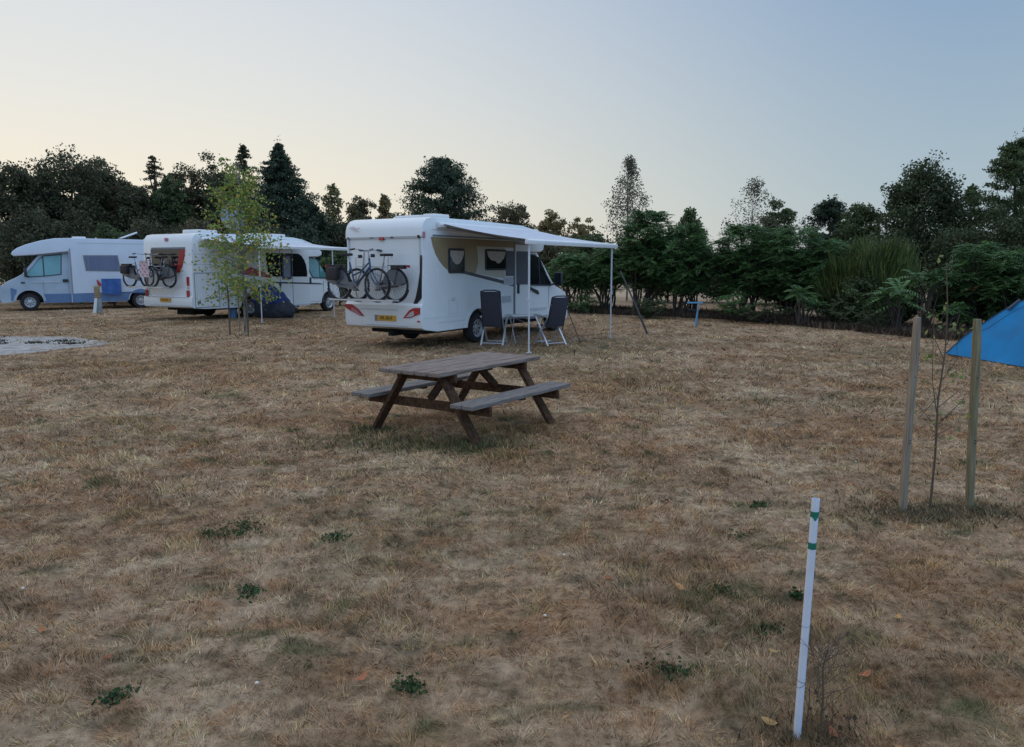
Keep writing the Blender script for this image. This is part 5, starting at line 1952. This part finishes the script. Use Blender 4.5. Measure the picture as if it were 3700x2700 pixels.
# blue cloth hanging on the left motorhome
O3 = (-19.666, 31.814, 0)
bc = empty('hanging_cloth', on_van(O3, R(212), -2.9, 1.30, 0), R(212), 'bright blue cloth hanging on the flank of the left motorhome', 'cloth')
vs, fs = [], []
nx_, nz_ = 16, 10
for i in range(nx_ + 1):
    for j in range(nz_ + 1):
        u, v = i / nx_, j / nz_
        vs.append((-.36 + .72 * u, .03 * math.sin(u * 15) * v + .02 * math.sin(u * 7 + v * 3), 1.25 - (.66 - .10 * abs(u - .3)) * v))
for i in range(nx_):
    for j in range(nz_):
        a_ = i * (nz_ + 1) + j
        fs.append((a_, a_ + 1, a_ + nz_ + 2, a_ + nz_ + 1))
mb = MB()
nv = len(vs)
mb.add(vs + [(v[0], v[1] + .012, v[2]) for v in vs], fs + [tuple(i + nv for i in f[::-1]) for f in fs])
mb.build('cloth', M['cloth_blue'], bc, smooth=True)
mb = MB()
mb.tube([(-.42, 0, 1.26), (.42, 0, 1.26)], .012, 6)
for q in (-.38, .38):
    mb.tube([(q, 0, 1.26), (q, -.17, 1.26)], .010, 6)
mb.build('drying_bar', M['alu'], bc)
rt = empty('red_cloth', on_van(O3, R(212), -2.46, 1.38, 0), R(212), 'small red cloth beside the bright blue cloth on the left motorhome', 'cloth')
mb = MB()
mb.prism([(-.08, 1.0), (.06, 1.22), (.10, 1.20), (.08, 1.02), (.0, .92)], -.01, .012, 'xz')
mb.build('cloth', M['red'], rt)


# ------------------------------------------------------------------ bundle by the middle motorhome
def lump(name, c, r, m, parent, seed=0, amp=.18, sub=4, flat=True, sq=1.0):
    bm = bmesh.new()
    bmesh.ops.create_icosphere(bm, subdivisions=sub, radius=1)
    for v in bm.verts:
        p = v.co.copy()
        f = 1 + amp * (math.sin(p.x * 5 + seed) * math.cos(p.z * 4.3 + seed * 2) + .6 * math.sin(p.y * 7 + p.x * 3 + seed) + .35 * math.sin(p.z * 13 + p.x * 9 + seed))
        k = 1 + (1 - sq) * max(0, p.z)
        v.co = Vector((p.x * r[0] * f * (1 - (1 - sq) * max(0, p.z)), p.y * r[1] * f * (1 - (1 - sq) * max(0, p.z)), p.z * r[2] * (1 + (f - 1) * .5))) + Vector(c)
        if flat: v.co.z = max(v.co.z, .0)
    me = bpy.data.meshes.new(name)
    bm.to_mesh(me)
    bm.free()
    me.materials.append(m)
    me.polygons.foreach_set('use_smooth', [True] * len(me.polygons))
    o = bpy.data.objects.new(name, me)
    COL.objects.link(o)
    if parent: o.parent = parent
    return o


x, y = px_ground(592, 703)
cb = empty('covered_bundle', (x, y, 0), R(15), 'camping gear heaped under a dark blue cover before the middle motorhome', 'covered gear')
lump('cover', (.02, .05, .72), (.52, .42, .45), M['cover_blue'], cb, 1.3, .06, sq=.8)
lump('cover_flap', (.40, .0, .55), (.36, .30, .42), M['cover_blue'], cb, 4, .07, sq=.5)
lump('grey_bag', (.48, -.05, .26), (.46, .34, .38), M['bag_grey'], cb, 2.2, .07)
lump('dark_bag', (-.05, -.05, .32), (.40, .36, .46), M['chair_dark'], cb, 3.1, .09)
x, y = px_ground(545, 700)
fd = empty('folded_chairs', (x, y + .15, 0), R(20), 'dark folded chairs leaning together left of the blue covered gear', 'folded chairs')
for k in range(3):
    mb = MB()
    xx = -.28 + k * .17
    mb.tube([(xx, 0, 0), (xx + .05, .12, .95)], .014, 6)
    mb.tube([(xx + .1, 0, 0), (xx + .13, .12, .9)], .014, 6)
    mb.tube([(xx + .02, .0, .08), (xx + .1, .0, .08)], .012, 6)
    mb.box((xx + .08, .09, .60), (.10, .03, .55), Matrix.Rotation(.1, 3, 'X'))
    mb.build('chair_frame', M['black_metal' if k != 1 else 'bag_grey'], fd)
lump('blue_bag', (.22, .1, .62), (.22, .2, .34), M['cover_blue'], fd, 5, .08, sq=.8, flat=False)
x, y = px_ground(515, 703)
bk = empty('bucket', (x, y, 0), 0, 'small dull blue bucket on the grass behind the birch stakes', 'bucket')
mb = MB()
vs, fs = [], []
n = 20
for r_, z in ((.001, .0), (.12, .0), (.155, .30), (.165, .30), (.165, .32), (.145, .32), (.112, .02), (.001, .02)):
    for k in range(n):
        a_ = 2 * math.pi * k / n
        vs.append((r_ * math.cos(a_), r_ * math.sin(a_), z))
for j in range(7):
    for k in range(n):
        fs.append((j * n + k, j * n + (k + 1) % n, (j + 1) * n + (k + 1) % n, (j + 1) * n + k))
mb.add(vs, fs)
mb.build('pail', M['bucket'], bk, smooth=True)
mb = MB()
mb.ring((0, 0, .31), (.3, 1, 0), .16, .004, 20, 4, a0=0, a1=math.pi)
mb.build('handle', M['alu'], bk)

# ------------------------------------------------------------------ blue tent at the right edge
tt = empty('tent', (8.65, 15.4, 0), 0, 'blue dome tent cut off by the right picture edge', 'tent')
A_, B_, C_, D_ = Vector((0, 0)), Vector((.22, -2.35)), Vector((2.9, -2.3)), Vector((2.75, .25))
n = 26
vs, fs = [], []
for i in range(n + 1):
    for j in range(n + 1):
        u, v = i / n, j / n
        p = (A_ * (1 - u) + D_ * u) * (1 - v) + (B_ * (1 - u) + C_ * u) * v
        a_, b_ = 2 * u - 1, 2 * v - 1
        # two crossing pole arcs: along the diagonals the cloth is taut, between them it sags in
        dia = max(abs(a_), abs(b_))
        mn = min(abs(a_), abs(b_))
        z = 1.24 * (1 - dia ** 1.75)
        z *= 1 - .10 * (1 - mn / (dia + 1e-6)) * dia
        pull = .10 * math.sin(math.pi * min(1, dia)) * (1 - mn / (dia + 1e-6))
        c_ = Vector((1.47, -1.1))
        p = p + (c_ - p) * pull * .6
        z += .022 * math.sin(11 * math.atan2(v + .02, u + .02)) * min(1, 4 * (u + v)) * (dia < .999) + .012 * math.sin(u * 19 + v * 7) * (dia < .97)
        vs.append((p.x, p.y, .03 + z))
for i in range(n):
    for j in range(n):
        a_ = i * (n + 1) + j
        fs.append((a_, a_ + 1, a_ + n + 2, a_ + n + 1))
mb = MB()
mb.add(vs, fs)
mb.build('flysheet', M['tent'], tt, smooth=True)
mb = MB()
cn = Vector((1.47, -1.1))
q = [cn + (p - cn) * .98 for p in (A_, B_, C_, D_)]
mb.prism([(p.x, p.y) for p in q], .0, .05, 'xy')
mb.build('groundsheet', M['tent_dark'], tt)
for c0, c1 in (((0, 0), (n, n)), ((0, n), (n, 0))):
    pts = []
    for k in range(n + 1):
        i = k
        j = k if c0 == (0, 0) else n - k
        v = vs[i * (n + 1) + j]
        pts.append((v[0], v[1], v[2] + .004))
    mb = MB()
    mb.tube(pts, .011, 6)
    mb.build('tent_pole', M['tent_dark'], tt, smooth=True)
for kk in (.10, .2, .3, .42, .58):
    pts = []
    for k in range(15):
        f_ = k / 14 * .75
        i_ = min(n, max(0, f_ * n * math.cos(kk * 1.57)))
        j_ = min(n, max(0, f_ * n * math.sin(kk * 1.57)))
        v = vs[int(round(i_)) * (n + 1) + int(round(j_))]
        pts.append((v[0], v[1], v[2] + .002))
    q = []
    for p_ in pts:
        if not q or (Vector(p_) - Vector(q[-1])).length > .02: q.append(p_)
    mb = MB()
    mb.tube(q, .006, 5)
    mb.build('seam', M['tent_dark'], tt, smooth=True)  # dark tubes painting in the shading of the cloth folds
mb = MB()
mb.prism([(.9, -.10), (1.45, -.06), (1.40, -.02), (.95, -.05)], .0, .01, 'xy')
q = MB()
vv = vs[int(n * .30) * (n + 1) + int(n * .30)]
q.box((vv[0] + .05, vv[1] - .08, vv[2] + .06), (.28, .05, .04), Matrix.Rotation(-.7, 3, 'Y'))
q.build('vent_flap', M['tent_dark'], tt)
mb = MB()
mb.tube([(0, 0, .03), (-.12, .05, .0)], .004, 5)
mb.build('guy_line', M['alu_leg'], tt)

# ------------------------------------------------------------------ weeds, fallen leaves and litter on the lawn
WEEDS = [(535, 1172, .16, 'largest green weed patch, left of centre in the lawn'), (478, 1182, .10, 'dark green weed at the left end of the largest weed patch'),
         (549, 1299, .07, 'small bright green weed below the largest weed patch'), (742, 1197, .08, 'small green weed right of the largest weed patch'),
         (1638, 1178, .08, 'green weed left of the top of the white marker pole'), (1485, 1482, .10, 'low green weed in the front between lawn centre and marker pole'),
         (1596, 1308, .06, 'little green weed left of the marker pole at half its height'), (1690, 1396, .07, 'dark green weed close left of the white marker pole'),
         (907, 1527, .06, 'tiny green weed in the front centre'), (262, 1548, .06, 'dark weed tuft in the front left corner'),
         (1680, 1118, .06, 'dark low tuft left behind the marker pole top'), (1760, 1312, .05, 'little weed just behind the marker pole')]
for px, py, r_, lab in WEEDS:
    x, y = px_ground(px, py)
    z = float(height(np.array([x]), np.array([y]))[0])
    wd_ = empty('weed', (x, y, z), rnd.uniform(0, 6), lab, 'weed', 'green weeds in the dry lawn')
    m_ = int(90 + 900 * r_)
    p = np.stack([rg.normal(0, r_ * .62, m_), rg.normal(0, r_ * .5, m_), np.abs(rg.normal(.009, .006, m_))], 1)
    cc = np.array(((.035, .085, .028), (.05, .11, .035), (.025, .055, .022), (.07, .12, .04)))[rg.integers(0, 4, m_)] * rg.uniform(.7, 1.2, m_)[:, None]
    quads('leaves', leaf_quads(p, rg.uniform(.014, .034, m_), cc, .6), cc, M['leaf'], wd_)

LEAVES = [(1503, 1308, (.52, .26, .09), 'orange leaf left of the middle of the marker pole'), (235, 1465, (.30, .08, .03), 'dark red leaf in the front left'),
          (96, 1402, (.42, .16, .06), 'orange leaf near the left edge'), (1983, 1368, (.45, .24, .07), 'yellow orange leaf right of the marker pole'),
          (1913, 1495, (.42, .12, .05), 'red leaf right of the dead shrub'), (1713, 1446, (.40, .25, .09), 'yellow leaf left of the lower marker pole'),
          (1343, 1277, (.38, .12, .05), 'red brown leaf in the right middle of the lawn'), (385, 1127, (.45, .22, .10), 'pale orange leaf left above the largest weed patch'),
          (800, 1498, (.40, .14, .06), 'red leaf in the front left of centre'), (1980, 1640, (.42, .20, .08), 'orange leaf at the bottom edge right'),
          (1842, 1620, (.32, .10, .04), 'red brown leaf at the foot of the dead shrub'), (1700, 1590, (.45, .27, .10), 'tan leaf left of the marker pole foot')]
for px, py, c_, lab in LEAVES:
    x, y = px_ground(px, py)
    z = float(height(np.array([x]), np.array([y]))[0]) + .018
    mb = MB()
    n = 10
    r_ = .024
    vs = [(0, 0, 0)] + [(r_ * (1 + .35 * math.cos(2 * q)) * math.cos(q), r_ * (1 + .2 * math.sin(3 * q)) * math.sin(q) * .75, .006 * math.cos(2 * q) + .006) for q in [2 * math.pi * k / n for k in range(n)]]
    mb.add(vs, [(0, k + 1, (k + 1) % n + 1) for k in range(n)])
    o = mb.build('fallen_leaf', mat('fallen_leaf', c_, .7, var=.3, scale=60))
    o.location = (x, y, z)
    o.rotation_euler = (rnd.uniform(-.5, .2), rnd.uniform(-.4, .4), rnd.uniform(0, 6))
    tag(o, lab, 'leaf', 'fallen leaves on the lawn')
M['scrap'] = mat('pale_scrap', (.70, .67, .60), .8)
for px, py, lab in ((568, 1515, 'white scrap in the front left of the lawn'), (1247, 1232, 'white scrap in the middle of the lawn'), (1205, 1367, 'pale scrap in the lawn below the middle'),
                    (1892, 1022, 'white scrap left of the timber stakes'), (52, 1316, 'pale scrap by the left edge'), (830, 742, 'white scrap under the rear of the nearest motorhome')):
    x, y = px_ground(px, py)
    o = lump('litter_scrap', (0, 0, 0), (.009, .008, .005), M['scrap'], None, px, .2, 2, False)
    o.location = (x, y, float(height(np.array([x]), np.array([y]))[0]) + .02)
    tag(o, lab, 'litter', 'pale scraps lying in the grass')

# wilted tufts round the sapling and stake feet
V, C = [], []
for cx, cy, rx, ry, m_, hh_, g_ in ((3.08, 5.38, .34, .13, 3000, .04, 0), (1.12, 2.74, .10, .06, 900, .05, 0), (-1.49, 8.19, .12, .1, 500, .06, 1), (-.38, 7.41, .14, .1, 500, .06, 1), (-.95, 7.6, .6, .2, 3000, .035, 1)):
    p = np.stack([rg.normal(cx, rx, m_), rg.normal(cy, ry, m_)], 1)
    z = height(p[:, 0], p[:, 1]) - .004
    b_ = np.column_stack([p, z])
    t_ = b_ + np.stack([rg.normal(-.01, .03, m_), rg.normal(0, .03, m_), rg.uniform(.4, 1.5, m_) * hh_], 1)
    s_ = np.stack([rg.normal(0, .002, m_), rg.normal(0, .002, m_), np.zeros(m_)], 1) * (2 if cy > 5 else 1)
    V.append(np.stack([b_ - s_, b_ + s_, t_], 1))
    pc = np.array(((.24, .19, .11), (.14, .12, .07), (.34, .26, .16), (.07, .07, .045)) if not g_ else ((.10, .12, .05), (.13, .15, .065), (.20, .17, .09), (.06, .075, .035)))
    C.append(pc[rg.integers(0, 4, m_)] * rg.uniform(.7, 1.3, m_)[:, None])
o = quads('longer_grass', np.concatenate(V), np.concatenate(C), M['grass'], k=3)
tag(o, 'longer uncut grass round the stake feet and under the picnic table', 'grass', kind='stuff')
